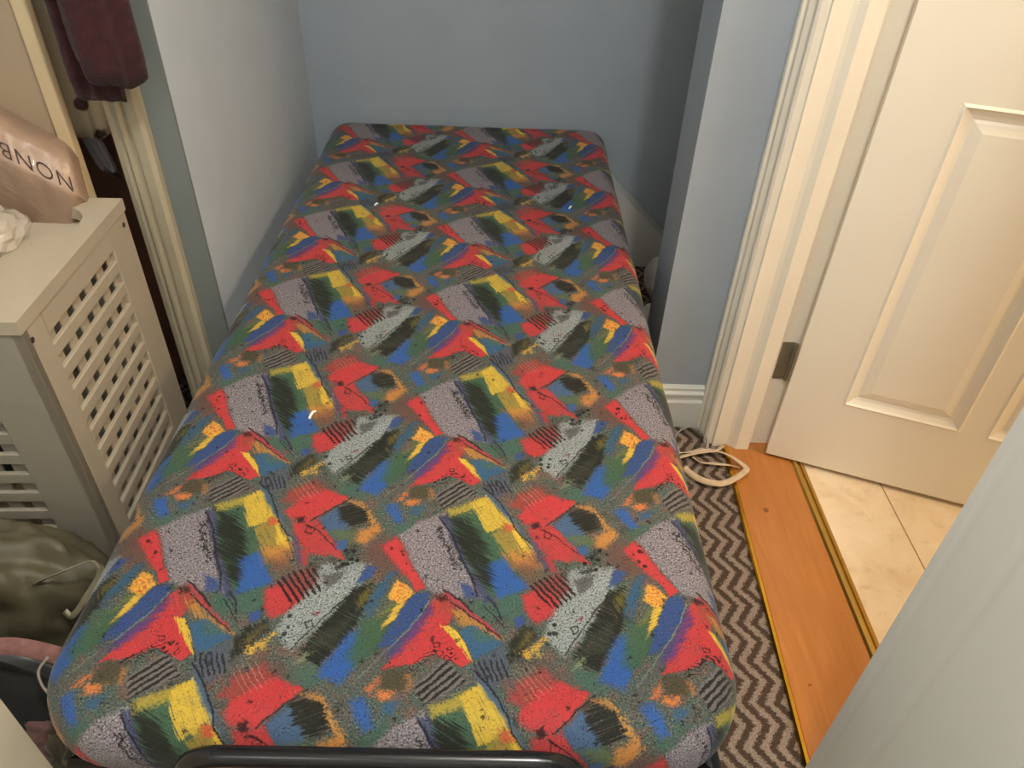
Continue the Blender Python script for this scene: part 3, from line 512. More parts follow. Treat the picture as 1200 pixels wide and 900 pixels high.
# ------------------------------------------------------------------ camera (eye 1.25 m, looking down at the bed)
cam_d = bpy.data.cameras.new('camera'); cam = bpy.data.objects.new('camera', cam_d); COL.objects.link(cam)
pit, rol, yaw = 0.676198, 0.041642, 0.022113
fw = Vector((math.sin(yaw)*math.cos(pit), math.cos(yaw)*math.cos(pit), -math.sin(pit)))
rt = Vector((math.cos(yaw), -math.sin(yaw), 0)); up = rt.cross(fw)
r2 = rt*math.cos(rol)+up*math.sin(rol); u2 = -rt*math.sin(rol)+up*math.cos(rol)
cam.matrix_world = Matrix(((r2.x,u2.x,-fw.x,0),(r2.y,u2.y,-fw.y,0),(r2.z,u2.z,-fw.z,1.25),(0,0,0,1)))
cam_d.sensor_fit = 'HORIZONTAL'; cam_d.sensor_width = 36; cam_d.lens = 878.0/1200*36; cam_d.clip_start = .02
SC.camera = cam

# ------------------------------------------------------------------ the room
H = 2.4
bm = bmesh.new(); box(bm, (-1.5,-1.0,-.05), (.56,2.35,0)); box(bm, (.56,1.50,-.05), (1.1,2.35,0)); struct('floor', bm, M_CARPET)
bm = bmesh.new(); box(bm, (.70,-1.0,-.05), (2.6,1.8,-.001)); o = struct('floor_hall', bm, M_VINYL)
bm = bmesh.new(); box(bm, (-1.5,-1.0,H), (2.6,2.35,H+.05)); struct('ceiling', bm, M_CEIL)
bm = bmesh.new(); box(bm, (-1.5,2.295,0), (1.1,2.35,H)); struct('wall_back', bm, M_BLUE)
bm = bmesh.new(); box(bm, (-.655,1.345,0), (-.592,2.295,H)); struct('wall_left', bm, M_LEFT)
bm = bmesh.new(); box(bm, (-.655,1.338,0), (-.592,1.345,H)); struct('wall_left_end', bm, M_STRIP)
bm = bmesh.new(); box(bm, (-1.5,1.56,0), (-.655,1.60,H)); struct('wall_closet', bm, M_DARK)
bm = bmesh.new(); box(bm, (-1.5,-1.0,0), (-1.45,1.95,H)); struct('wall_far_left', bm, M_LEFT)
bm = bmesh.new(); box(bm, (-1.5,-1.05,0), (2.6,-1.0,H)); struct('wall_rear', bm, M_CEIL)
# wall with the doorway: near piece, lintel, far nib
bm = bmesh.new(); box(bm, (.525,-1.0,0), (.665,.525,H)); struct('wall_right', bm, M_BLUE)
bm = bmesh.new(); box(bm, (.525,.525,2.06), (.665,1.36,H)); struct('wall_right_lintel', bm, M_BLUE)
bm = bmesh.new(); box(bm, (.368,1.42,0), (.665,1.565,H)); box(bm, (.53,1.36,0), (.665,1.42,H)); struct('wall_right_nib', bm, M_BLUE)
bm = bmesh.new(); box(bm, (1.05,1.565,0), (1.1,2.295,H)); struct('wall_alcove', bm, M_BLUE)
# hall beyond the door
bm = bmesh.new(); box(bm, (2.55,-1.0,0), (2.6,1.8,H)); struct('wall_hall_right', bm, M_HALL)
bm = bmesh.new(); box(bm, (.665,1.75,0), (2.6,1.8,H)); struct('wall_hall_back', bm, M_HALL)

# door frame
def architrave(y_in, y_out, name):
    # moulded profile on the room side of the wall, x = towards the room is negative
    s = 1 if y_out > y_in else -1
    w = abs(y_out-y_in)
    prof = [(0,0),(0,-.014),(.006,-.018),(.014,-.018),(.018,-.013),(.026,-.016),(.036,-.022),(.046,-.022),(.050,-.017),(.056,-.026),(w-.004,-.026),(w,-.022),(w,0)]
    bm = bmesh.new()
    prism(bm, [(.525+q, y_in+s*p) for p, q in prof], 0, 2.06+w, 'z')
    return struct(name, bm, M_JAMB)
architrave(1.346, 1.418, 'trim_1')
M_CASE = paint('grey_white_gloss', (238, 238, 228), .3, .02, 4, .03, 30)
bm = bmesh.new()
prism(bm, [(.525,.547),(.502,.547),(.500,.545),(.500,.534),(.5003,.529),(.5003,.523),(.500,.518),(.4998,.470),(.5001,.462),(.5001,.455),(.4996,.448),(.4996,.05),(.525,.05)], 0, 2.14, 'z'); struct('trim_2', bm, M_CASE)
bm = bmesh.new(); box(bm, (.499,.547,2.06), (.525,1.418,2.13), .004); struct('trim_3', bm, M_JAMB)
# far jamb lining with stop and rebate (plan outline)
bm = bmesh.new()
prism(bm, [(.525,1.362),(.525,1.337),(.558,1.337),(.566,1.334),(.578,1.324),(.609,1.324),(.609,1.349),(.668,1.349),(.668,1.362)], 0, 2.06, 'z')
struct('trim_4', bm, M_JAMB)
bm = bmesh.new(); prism(bm, [(.525,.525),(.668,.525),(.668,.538),(.609,.538),(.609,.560),(.578,.560),(.566,.552),(.525,.549)], 0, 2.06, 'z'); struct('trim_5', bm, M_JAMB)
bm = bmesh.new(); box(bm, (.527,.551,2.04), (.668,1.337,2.06)); struct('trim_6', bm, M_JAMB)

# skirtings
def skirting(pts_fn, name, prof):
    pass
SK = [(0,0),(.016,0),(.016,.078),(.012,.084),(.012,.094),(.015,.098),(.015,.104),(.009,.110),(.009,.118),(.004,.124),(0,.124)]
bm = bmesh.new(); prism(bm, [(1.42-p, q) for p, q in SK], .354, .5, 'x'); struct('baseboard_right_nib', bm, M_SKIRT)
bm = bmesh.new(); prism(bm, [(x, z) for x, z in ((.20,0),(1.05,0),(1.05,.06),(.56,.06),(.20,.405))], 2.205, 2.295, 'y'); struct('baseboard_back', bm, M_SKIRT)
bm = bmesh.new()
sweep(bm, [Vector((.195,2.25,.413)), Vector((.562,2.25,.0625))], [(-.049,-.006),(.049,-.006),(.049,.006),(-.049,.006)]); struct('trim_7', bm, M_SKIRT)
# left architrave round the dark closet opening
bm = bmesh.new()
prof = [(0,0),(0,-.016),(.008,-.021),(.026,-.019),(.030,-.012),(.034,-.012),(.038,-.020),(.044,-.020),(.048,-.011),(.056,-.015),(.066,-.013),(.066,0)]
prism(bm, [(-.640-p, 1.338+q) for p, q in prof], 0, 2.1, 'z'); struct('trim_8', bm, M_TRIMOLD)
bm = bmesh.new(); box(bm, (-.712,1.335,0), (-.656,1.42,2.1)); struct('trim_9', bm, M_DARK)

# threshold board between two brass strips
bm = bmesh.new(); prism(bm, [(.505,.0),(.553,1.345),(.555,1.349),(.715,1.349),(.716,0)], -.02, .004, 'z'); struct('threshold_board', bm, M_WOOD)
bm = bmesh.new(); sweep(bm, [Vector((.500,-.1,.004)), Vector((.5545,1.335,.004))], [(-.006,-.004),(.006,-.004),(.006,.002),(.003,.005),(-.003,.005),(-.006,.002)]); struct('threshold_strip', bm, M_BRASS)
bm = bmesh.new(); sweep(bm, [Vector((.717,-.1,.004)), Vector((.717,1.349,.004))], [(-.014,-.006),(.014,-.006),(.014,.001),(.010,.005),(.004,.006),(.002,.002),(-.002,.002),(-.004,.006),(-.010,.005),(-.014,.001)]); struct('threshold_strip', bm, M_BRASSD)

# ------------------------------------------------------------------ the door (open into the hall)
dth = math.atan2(-.347, .938)
door = bpy.data.objects.new('door_1', None); COL.objects.link(door)
door.location = (.646, 1.305, 0); door.rotation_euler = (0, 0, dth); door['kind'] = 'structure'
DW, DH, TH = .74, 1.985, .038
def door_leaf():
    bm = bmesh.new()
    xs = [0, .119, .358, .405, .645, DW]
    zs = [.012, .203, .860, 1.05, 1.86, DH]
    # front face (local y = 0, seen from the room) with moulded panels; back mirrored flat
    def face(p): bm.faces.new([bm.verts.new(q) for q in p])
    xs = [0, .119, .358, .405, .645, DW]
    for side in (0, 1):
        def Y(d): return d if side == 0 else TH-d
        for i in range(5):
            for j in range(5):
                x0, x1, z0, z1 = xs[i], xs[i+1], zs[j], zs[j+1]
                if i in (1, 3) and j in (1, 3):
                    # nested rings of (inset, depth): cove in, then raise to the field
                    rings = [(0,0),(.005,-.003),(.009,.001),(.018,.006),(.026,.009),(.031,.006),(.046,.002)]
                    prev = None
                    for ins, dep in rings:
                        r = [(x0+ins,Y(dep),z0+ins),(x1-ins,Y(dep),z0+ins),(x1-ins,Y(dep),z1-ins),(x0+ins,Y(dep),z1-ins)]
                        if prev:
                            for k in range(4): face([prev[k], prev[(k+1)%4], r[(k+1)%4], r[k]])
                        prev = r
                    face(prev)
                else:
                    face([(x0,Y(0),z0),(x1,Y(0),z0),(x1,Y(0),z1),(x0,Y(0),z1)])
    z0, z1 = zs[0], zs[-1]
    face([(0,0,z0),(0,TH,z0),(0,TH,z1),(0,0,z1)]); face([(DW,0,z0),(DW,0,z1),(DW,TH,z1),(DW,TH,z0)])
    face([(0,0,z0),(DW,0,z0),(DW,TH,z0),(0,TH,z0)]); face([(0,0,z1),(0,TH,z1),(DW,TH,z1),(DW,0,z1)])
    bmesh.ops.remove_doubles(bm, verts=bm.verts[:], dist=.0002)
    return bm
o = link_mesh('door_leaf', door_leaf(), M_DOOR, door)
bm = bmesh.new()
tube(bm, [(DW-.06,-.05,1.0),(DW-.17,-.05,1.0)], .009); tube(bm, [(DW-.06,0,1.0),(DW-.06,-.05,1.0)], .010)
box(bm, (DW-.08,-.006,.93), (DW-.04,0,1.07), .002)
link_mesh('door_handle', bm, M_BRASSD, door)
def hinge(z):
    # jamb leaf and knuckle, in world coordinates then made relative to the door
    bm = bmesh.new()
    box(bm, (.624,1.3455,z-.05), (.652,1.3485,z+.05))
    tube(bm, [(.652,1.342,z-.05),(.652,1.342,z+.05)], .0045)
    for zz in (z-.03, z, z+.03):
        for s in (0,):
            tube(bm, [(.634,1.3455,zz),(.634,1.3445,zz)], .0035)
    bmesh.ops.transform(bm, matrix=(Matrix.Translation(door.location) @ Matrix.Rotation(dth, 4, 'Z')).inverted(), verts=bm.verts[:])
    return link_mesh('hinge', bm, M_HINGE, door)
hinge(.258); hinge(1.72)

# ------------------------------------------------------------------ bed: black folding frame + printed mattress
BX, BHW, BY0, BY1, BTOP, BTH = -.113, .412, .383, 2.275, .441, .105
frame = thing('folding_bed_frame', 'black tubular steel folding bed frame with a foot loop under the printed mattress', 'bed frame', (BX, (BY0+BY1)/2, 0))
hl = (BY1-BY0)/2
def fpart(name, paths, r=.0125):
    bm = bmesh.new()
    for p in paths: tube(bm, p, r)
    return link_mesh(name, bm, M_BLACK, frame, True)
zr = .318
for s in (-1, 1): fpart('side_rail', [[(s*.385,-hl+.03,zr),(s*.385,hl-.03,zr)]])
for s in (-1, 1): fpart('end_rail', [[(-.385,s*(hl-.03),zr),(.385,s*(hl-.03),zr)]])
for yy in (-hl+.25, hl-.25):
    for s in (-1, 1):
        lg = fpart('leg', [fillet_path([(s*.36,yy,zr),(s*.36,yy+.0,.012)], .02)])
        bm = bmesh.new(); tube(bm, [(s*.36,yy,0),(s*.36,yy,.03)], .016); link_mesh('foot', bm, M_BLACK, lg)
# sprung base: fine wire mesh sheet
bm = bmesh.new()
for k in range(9):
    y = -hl+.12+k*(2*hl-.24)/8
    box(bm, (-.385,y-.02,zr+.002), (.385,y+.02,zr+.0065))
link_mesh('slat_base', bm, M_BLACK, frame)
# inverted-U loop standing at the foot end
yl = -hl-.026
fpart('foot_loop', [fillet_path([(-.225,yl+.062,zr),(-.215,yl,zr),(-.203,yl,.467),(.205,yl,.467),(.217,yl,zr),(.227,yl+.062,zr)], .045, 8)], .0105)

mattress = thing('mattress', 'thin single mattress in bright multicoloured abstract brushstroke print lying on the folding bed', 'mattress', (BX, (BY0+BY1)/2, BTOP))
def yl_lat(Y):
    T = [(-.5,-3.75),(.294,-1),(.588,0),(.880,1),(1.208,2),(1.525,3),(1.818,4),(2.128,5),(2.74,7)]
    for (a,i),(b_,j) in zip(T, T[1:]):
        if Y <= b_: return i+(j-i)*(Y-a)/(b_-a)
    return 7
def make_mattress():
    r = .048; rp = .11; L0 = rp-r; side = BTH-2*r+.001
    cx, cy = BHW-rp, hl-rp
    ext = r*PI+side+L0
    def axis(c, nin):
        a = [-c-ext+ext*k/20 for k in range(20)]
        b_ = [-c+2*c*k/nin for k in range(nin+1)]
        return a+b_+[c+ext*(k+1)/20 for k in range(20)]
    X = axis(cx, 40); Y = axis(cy, 80)
    bm = bmesh.new(); uvl = bm.loops.layers.uv.new('fabric'); G = []
    UV = {}
    for y in Y:
        row = []
        for x in X:
            rp = .060 if y > 0 else .11      # squarer corners at the far end
            L0 = rp-r; kx, ky = BHW-rp, hl-rp; e2 = r*PI+side+L0
            qx = max(-kx, min(kx, x)); qy = max(-ky, min(ky, y))
            dx, dy = x-qx, y-qy; Ld = math.hypot(dx, dy)
            dz = 0; ox = oy = 0
            if Ld > 0:
                Lc = min(Ld, e2)-L0; ux, uy = dx/Ld, dy/Ld
                a1 = r*PI/2
                if Lc <= 0: off = Ld
                elif Lc <= a1:
                    a = Lc/r; off = L0+r*math.sin(a); dz = -r*(1-math.cos(a))
                elif Lc <= a1+side:
                    off = rp; dz = -r-(Lc-a1)
                else:
                    a = (Lc-a1-side)/r; off = L0+r*math.cos(a); dz = -r-side-r*math.sin(a)
                ox, oy = ux*off, uy*off
            wx, wy = qx+ox, qy+oy
            n = mnoise.noise(Vector((wx*5, wy*5, 1.3)))*.004+mnoise.noise(Vector((wx*14, wy*14, 4.3)))*.0015
            z = dz + (n if Ld < L0 else n*.3)
            if Ld < L0:
                for tx, ty in TUFTS: z -= .007*math.exp(-((wx-tx)**2+(wy-ty)**2)/.0012)
                # gentle sag along the middle
                z -= .004*math.cos(wx/BHW*PI/2)
            k = 1+ (.0 if Ld < rp else mnoise.noise(Vector((wx*9, wy*9, 9)))*.006)
            v = bm.verts.new((wx*k if abs(wx) > kx else wx, wy, z))
            gx, gy = x+BX, y+(BY0+BY1)/2
            UV[v] = ((gx+.1195)/(.327+.012*max(0, min(1, (gy-.6)/1.5))), yl_lat(gy))
            row.append(v)
        G.append(row)
    for j in range(len(Y)-1):
        for i in range(len(X)-1):
            f = bm.faces.new((G[j][i], G[j][i+1], G[j+1][i+1], G[j+1][i]))
            for lp in f.loops: lp[uvl].uv = UV[lp.vert]
    return bm
TUFTS = [(tx-BX, ty-(BY0+BY1)/2) for tx, ty in ((-.314,1.703),(.163,1.719),(-.305,.924))]
o = link_mesh('cover', make_mattress(), M_FABRIC, mattress, True)
bm = bmesh.new(); box(bm, (-BHW+.045,-hl+.045,-BTH+.004), (BHW-.045,hl-.045,-BTH+.010)); link_mesh('underside', bm, cloth('mattress_underside', (60,60,62)), mattress)
M_TUFT = cloth('tuft_thread', (244,244,240), .02)
for tx, ty in TUFTS:
    bm = bmesh.new()
    zt = -.0095-.004*math.cos(tx/BHW*PI/2)
    pth = [(tx-.003, ty-.007, zt+.001), (tx-.001, ty-.003, zt+.0055), (tx+.002, ty+.003, zt+.007), (tx+.004, ty+.008, zt+.004)]
    tube(bm, catmull(pth, 5), .0021, 8)
    link_mesh('tuft', bm, M_TUFT, mattress, True)

# ------------------------------------------------------------------ laundry hamper
HA = math.atan2(.015, .391)
hamper = thing('laundry_hamper', 'cream painted wooden laundry hamper with latticed sides standing left of the bed', 'laundry hamper', (-.673, .862, 0), HA)
HL, HW_, HZ = .392, .40, .622
def lattice_panel(length, axis):
    """frame with horizontal slats in front of vertical slats; local (s along, z up, d depth inwards)"""
    bm = bmesh.new()
    def bx(s0, s1, z0, z1, d0, d1, bev=.0015):
        if axis == 'y': box(bm, (-d1, s0, z0), (-d0, s1, z1), bev, 1)
        else: box(bm, (-s1, d0, z0), (-s0, d1, z1), bev, 1)
    s0, s1 = (.058, .312) if axis == 'y' else (.090, length-.09)
    zb, zt = .113, .585
    bx(0, s0, .0, HZ, 0, .016); bx(s1, length, .0, HZ, 0, .016)
    bx(s0, s1, zt, HZ, .0, .016, 0); bx(s0, s1, .06, zb, .0, .016, 0)
    n = 10
    pit = (.5855-.1315)/10.3
    for k in range(n):
        zc = .5855-.0215-pit*k
        bx(s0-.001, s1+.001, zc-pit+.0215, zc, .0005, .009)
    m = 6; ps = (s1-s0)/5.4
    for k in range(m):
        sc = s0+.017+ps*k
        bx(sc-.0125, min(sc+.0125, s1), .10, zt+.005, .0095, .015)
    return bm
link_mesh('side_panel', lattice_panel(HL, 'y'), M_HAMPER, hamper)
M_HFRONT_SHADE = paint('hamper_front_shade_paint', (156, 148, 132), .5, .03, 14, .08, 90)  # hamper paint darkened to carry the shade of the front face
link_mesh('front_panel', lattice_panel(HW_, 'x'), M_HFRONT_SHADE, hamper)
bm = bmesh.new(); box(bm, (-HW_,HL-.014,0), (-.017,HL-.002,HZ)); link_mesh('back_panel', bm, M_HAMPER_IN, hamper)
bm = bmesh.new(); box(bm, (-HW_,.017,0), (-HW_+.014,HL-.015,HZ)); link_mesh('side_panel', bm, M_HAMPER_IN, hamper)
bm = bmesh.new(); box(bm, (-HW_+.015,.017,.05), (-.017,HL-.015,.062)); link_mesh('base_panel', bm, M_HAMPER_IN, hamper)
# half lid with a rounded finger notch in its inner edge
def lid():
    bm = bmesh.new()
    cx, cy, rx, ry = -.100, .300, .066, .060
    inner = [(-.1052,-.003),(-.1052,.2398)]
    for k in range(0, 25):
        a = math.radians(-90+180*k/24); inner.append((cx+rx*math.cos(a), cy+ry*math.sin(a)))
    inner += [(-.145,.3602),(-.145,HL+.002)]
    z0, z1 = HZ+.001, HZ+.023
    V = [[bm.verts.new((x, y, z)) for z in (z0, z1)]+[bm.verts.new((.002, y, z)) for z in (z0, z1)] for x, y in inner]
    for p, q in zip(V, V[1:]):
        bm.faces.new((p[1], p[3], q[3], q[1])); bm.faces.new((p[0], q[0], q[2], p[2]))
        bm.faces.new((p[0], p[1], q[1], q[0])); bm.faces.new((p[2], q[2], q[3], p[3]))
    bm.faces.new((V[0][0], V[0][2], V[0][3], V[0][1])); bm.faces.new((V[-1][0], V[-1][1], V[-1][3], V[-1][2]))
    return bm
lid_o = link_mesh('lid', lid(), M_HAMPER, hamper)
bm = bmesh.new(); box(bm, (-.150,.235,.604), (-.02,HL-.016,.611)); link_mesh('lid_rest', bm, M_HAMPER_IN, hamper)
for yy, zz in ((.373,.603),(.016,.602)):
    bm = bmesh.new(); tube(bm, [(-.001,yy,zz),(.0012,yy,zz)], .0048); link_mesh('screw', bm, M_SCREW, hamper)

# ------------------------------------------------------------------ clear printed bag stuffed in the hamper
def mat_film(name, c, alpha=.75, rough=.25, var=.15):
    b = NB(name); o = b.obj(); c0 = lin(c)
    n = b.noise(o, 14, 4)
    b.base(b.ramp(n, [(.3, tuple(v*(1-var) for v in c0[:3])+(1,)), (.7, tuple(min(1,v*(1+var)) for v in c0[:3])+(1,))]))
    b.p(Roughness=rough, Alpha=alpha); b.b.inputs['Coat Weight'].default_value = .4
    b.bump(b.noise(o, 26, 3, dist=1.2), .35, .01)
    return b.m
M_FILM = mat_film('pink_tinted_film', (170, 142, 120), .93, .42, .08)
M_FILM.node_tree.nodes['Principled BSDF'].inputs['Coat Weight'].default_value = .12
M_CLEAR = mat_film('clear_film', (214, 202, 184), .55, .12)
M_GREYBAG = cloth('grey_green_film', (84, 78, 58), .2, 9, .55, 0)
M_LIP = mat_film('pale_film_lip', (170, 160, 130), .85, .3)
M_PRINT = cloth('print_ink', (70, 50, 40), .05)
bag = thing('plastic_bag', 'pinkish clear plastic bag with dark upside-down lettering bulging out of the hamper', 'plastic bag', (-.90, 1.10, .62))
# its front is a sloping sheet: s runs along the lettering, t runs up
BO = Vector((-.752, 1.215, .680)); BS = Vector((-.088, -.010, .062)); BT = Vector((-.03, .07, .13))
BN = BS.cross(BT).normalized()
if BN.y > 0: BN = -BN
def bag_pt(s, t, off=0.0):
    # a soft sheet that rolls away over its top, right and lower edges
    fall = .30*max(0, t-.28)**2 + .35*max(0, -.05-t)**1.5 + .55*max(0, -.14-s)**1.5
    s = s+max(0, -.03-t)*3.2
    t2 = t if t < .28 else .28+(t-.28)*.8
    bul = .012*math.sin(s*2.1+.4)*math.cos(t*2.0)+.006*mnoise.noise(Vector((s*2.6, t*2.2, .4)))+.0008*mnoise.noise(Vector((s*8, t*7, 2.4)))
    p = BO + BS*s + BT*t2 + BN*(bul-fall+off)
    if t < -.05: p.z -= .55*(-.05-t); p.y += .10*(-.05-t)
    return p
bm = bmesh.new(); NS, NT = 60, 60; G = []
for j in range(NT+1):
    row = []
    for i in range(NS+1):
        s = -.32+2.5*i/NS; t = -.22+1.05*j/NT
        row.append(bm.verts.new(bag_pt(s, t)-Vector(bag.location)))
    G.append(row)
for j in range(NT):
    for i in range(NS): bm.faces.new((G[j][i],G[j][i+1],G[j+1][i+1],G[j+1][i]))
link_mesh('bag_front', bm, M_FILM, bag, True)
bm = bmesh.new(); blob(bm, (-.03,.03,-.045), (.12,.08,.085), 3, .15, 1.8, 4); link_mesh('contents', bm, cloth('pink_contents', (176,144,122), .1, 12), bag, True)
# lettering
cu = bpy.data.curves.new('lettering_curve', 'FONT'); cu.body = 'NONBE'; cu.size = 1.0; cu.space_character = 1.12; cu.offset = -.010; cu.resolution_u = 4
tmp = bpy.data.objects.new('lettering_tmp', cu); COL.objects.link(tmp)
dg = bpy.context.evaluated_depsgraph_get(); me = bpy.data.meshes.new_from_object(tmp.evaluated_get(dg))
bpy.data.objects.remove(tmp); bpy.data.curves.remove(cu)
bm = bmesh.new(); bm.from_mesh(me); bpy.data.meshes.remove(me)
bmesh.ops.triangulate(bm, faces=bm.faces[:])
for _ in range(2): bmesh.ops.subdivide_edges(bm, edges=[e for e in bm.edges if e.calc_length() > .06], cuts=1, use_grid_fill=True); bmesh.ops.triangulate(bm, faces=[f for f in bm.faces if len(f.verts) > 3])
for v in bm.verts:
    s = -0.12 + v.co.x*0.345; t = 0.155 - v.co.y*0.25
    v.co = bag_pt(s, t, .0022)-Vector(bag.location)
link_mesh('lettering', bm, M_PRINT, bag)
# clear crumpled corner hanging down at the front
bm = bmesh.new(); blob(bm, (.078,-.02,.046), (.054,.062,.034), 9, .22, 1.5, 3, .20); link_mesh('crumpled_corner', bm, M_CLEAR, bag, False)

bm = bmesh.new(); blob(bm, (-.875,.965,.40), (.09,.085,.17), 12, .12, 2.0, 4); o = link_mesh('dark_cloth', bm, cloth('dark_green_cloth', (62,62,50)), None, True)
tag(o, 'dark olive cloth bundle inside the cream laundry hamper', 'cloth')

# ------------------------------------------------------------------ clothes hanging at the closet, wardrobe
def garment(name, m, lobes, z1, label, cat):
    bm = bmesh.new()
    for (x, y, rx, ry, z0, seed, lean) in lobes:
        rows = 26; seg = 40; R_ = []
        for j in range(rows+1):
            q = j/rows; z = z0+(z1-z0)*q
            ring = []
            for i in range(seg):
                a = 2*PI*i/seg
                k = 1+.16*math.sin(3*a+seed)+.10*math.sin(7*a+seed*2+q*1.2)+.05*mnoise.noise(Vector((math.cos(a)*2, math.sin(a)*2, q*5+seed)))
                kk = k*(1-.10*q)
                if j == 0: kk *= .93
                if j == 1: kk *= .99
                dz = (.008*math.sin(2*a+seed)+.005*math.sin(5*a+seed)-.016*math.cos(a)) if j < 3 else 0
                ring.append(bm.verts.new((x+lean*q+rx*kk*math.cos(a), y+ry*kk*math.sin(a), z+dz)))
            R_.append(ring)
        for r0, r1 in zip(R_, R_[1:]):
            for i in range(seg): bm.faces.new((r0[i], r0[(i+1)%seg], r1[(i+1)%seg], r1[i]))
        bm.faces.new(R_[0]); bm.faces.new(R_[-1][::-1])
    o = link_mesh(name, bm, m, None, True)
    return tag(o, label, cat)
def mat_maroon():
    b = NB('maroon_towelling'); o = b.obj()
    b.base(b.ramp(b.noise(o, 60, 4), [(.3, lin((36,8,13))), (.7, lin((62,20,26)))]))
    b.p(Roughness=1.0); b.b.inputs['Sheen Weight'].default_value = .12
    b.bump(b.noise(o, 380, 3), .6, .004); return b.m
garment('maroon_robe', mat_maroon(), [(-.634,1.245,.050,.038,.866,1.0,-.004),(-.676,1.275,.036,.030,.826,2.4,.004)], 1.6, 'dark maroon towelling robe hanging in front of the moulded door frame above the hamper', 'robe')
def mat_floral():
    b = NB('floral_cotton'); o = b.obj()
    v = b.n('ShaderNodeTexVoronoi'); v.inputs['Scale'].default_value = 22; b.L.new(b.vec('ADD', o, b.vec('SCALE', b.noise(o, 40, 2, out='Color'), scale=.02)), v.inputs['Vector'])
    m = b.math('MULTIPLY', b.math('SUBTRACT', .34, v.outputs['Distance']), 12, clamp=True)
    b.base(b.mix(m, lin((196,182,150)), lin((84,62,54)))); b.p(Roughness=.9); return b.m
garment('floral_dress', mat_floral(), [(-.800,1.405,.044,.028,.715,.6,-.01)], 1.6, 'cream dress with dark floral print hanging between wardrobe and maroon robe', 'dress')
garment('grey_scarf', cloth('slate_chiffon', (120,116,118)), [(-.772,1.400,.016,.012,.640,3.0,-.02)], .72, 'small slate grey cloth tip hanging below the floral dress', 'scarf')

wd = thing('closet_door', 'cream closet door with a raised edge strip standing open behind the hamper', 'closet door', (-.785, 1.31, 0))
bm = bmesh.new(); box(bm, (-.013,0,.01), (.011,.022,1.95), .003, 2); link_mesh('edge_strip', bm, M_BOARD, wd)
bm = bmesh.new(); box(bm, (-.56,.010,.01), (-.0135,.022,1.95), .001, 1); link_mesh('door_panel', bm, paint('closet_door_paint', (166,146,120), .5, .03), wd)

cb = thing('white_cabinet', 'plain cream cabinet side at the lower left corner beside the foot of the bed', 'cabinet', (-.56, .0, 0))
bm = bmesh.new(); box(bm, (-.45,-.30,.05), (0,.442,.74), .002, 1); link_mesh('body', bm, M_CAB, cb)
bm = bmesh.new(); box(bm, (-.46,-.31,.741), (.004,.446,.765), .003, 1); link_mesh('top', bm, M_CAB, cb)
bm = bmesh.new(); box(bm, (-.43,-.28,0), (-.03,.42,.049)); link_mesh('plinth', bm, M_CAB, cb)

LIP = [(-0.69,.69,.285),(-0.639,0.69,0.316),(-0.607,0.70,0.326),(-0.591,0.70,0.328),(-0.590,0.695,0.306),(-0.621,0.68,0.26),(-0.648,0.675,0.226),(-0.661,0.68,0.23)]
# ------------------------------------------------------------------ clutter on the carpet between hamper and cabinet
bm = bmesh.new(); blob(bm, (-.80,.742,.15), (.19,.095,.19), 5, .16, 1.3, 5, .10, .002)
gb = thing('plastic_bag', '', 'plastic bag', (-.80, .735, 0))
bmesh.ops.translate(bm, verts=bm.verts[:], vec=(.80, -.735, 0))
link_mesh('bag_body', bm, M_GREYBAG, gb, True)
bm = bmesh.new(); sweep(bm, catmull([(q[0]+.80, q[1]-.735, q[2]) for q in LIP], 6), [(-.005,-.0006),(.005,-.0006),(.005,.0006),(-.005,.0006)], twist=lambda t: .8)
link_mesh('bag_mouth', bm, M_LIP, gb, True)
o = gb; tag(o, 'crumpled grey green plastic bag on the floor against the hamper front', 'plastic bag')
hb = thing('handbag', 'black fabric handbag with a pinkish strap wedged beside the bed foot', 'handbag', (-.745, .553, 0))
bm = bmesh.new(); blob(bm, (0,0,.14), (.145,.072,.15), 8, .12, 1.8, 4, 0, .002); link_mesh('bag_body', bm, cloth('black_bag_cloth', (26,26,24), .2), hb, True)
bm = bmesh.new()
sweep(bm, catmull([(.165,.0,.318),(.10,.0,.338),(.03,-.025,.334),(-.04,-.06,.306),(-.10,-.09,.25),(-.13,-.10,.18)], 6), [(-.011,-.002),(.011,-.002),(.011,.002),(-.011,.002)], twist=lambda t: .5)
link_mesh('strap', bm, cloth('pink_strap', (140,96,88), .2, 120), hb, True)
bm = bmesh.new(); tube(bm, catmull([(.16,-.01,.33),(.145,-.02,.31),(.15,-.03,.28),(.17,-.03,.26)], 6), .002, 6); link_mesh('drawstring', bm, M_CLEAR, hb, True)
bm = bmesh.new(); blob(bm, (-.64,.515,.16), (.075,.04,.05), 15, .3, 2.2, 4, .2); 
o = link_mesh('pink_cloth', bm, cloth('dusty_pink_cloth', (112,80,74), .15), None, True); tag(o, 'dusty pink crumpled cloth tucked between black handbag and cabinet', 'cloth')
bm = bmesh.new(); blob(bm, (-.572,.492,.10), (.05,.04,.12), 21, .25, 2.4, 4, .2, .002)
o = link_mesh('olive_cloth', bm, cloth('olive_cloth', (100,94,70), .15), None, True); tag(o, 'pale olive cloth bundle on the floor by the left foot corner of the bed', 'cloth')

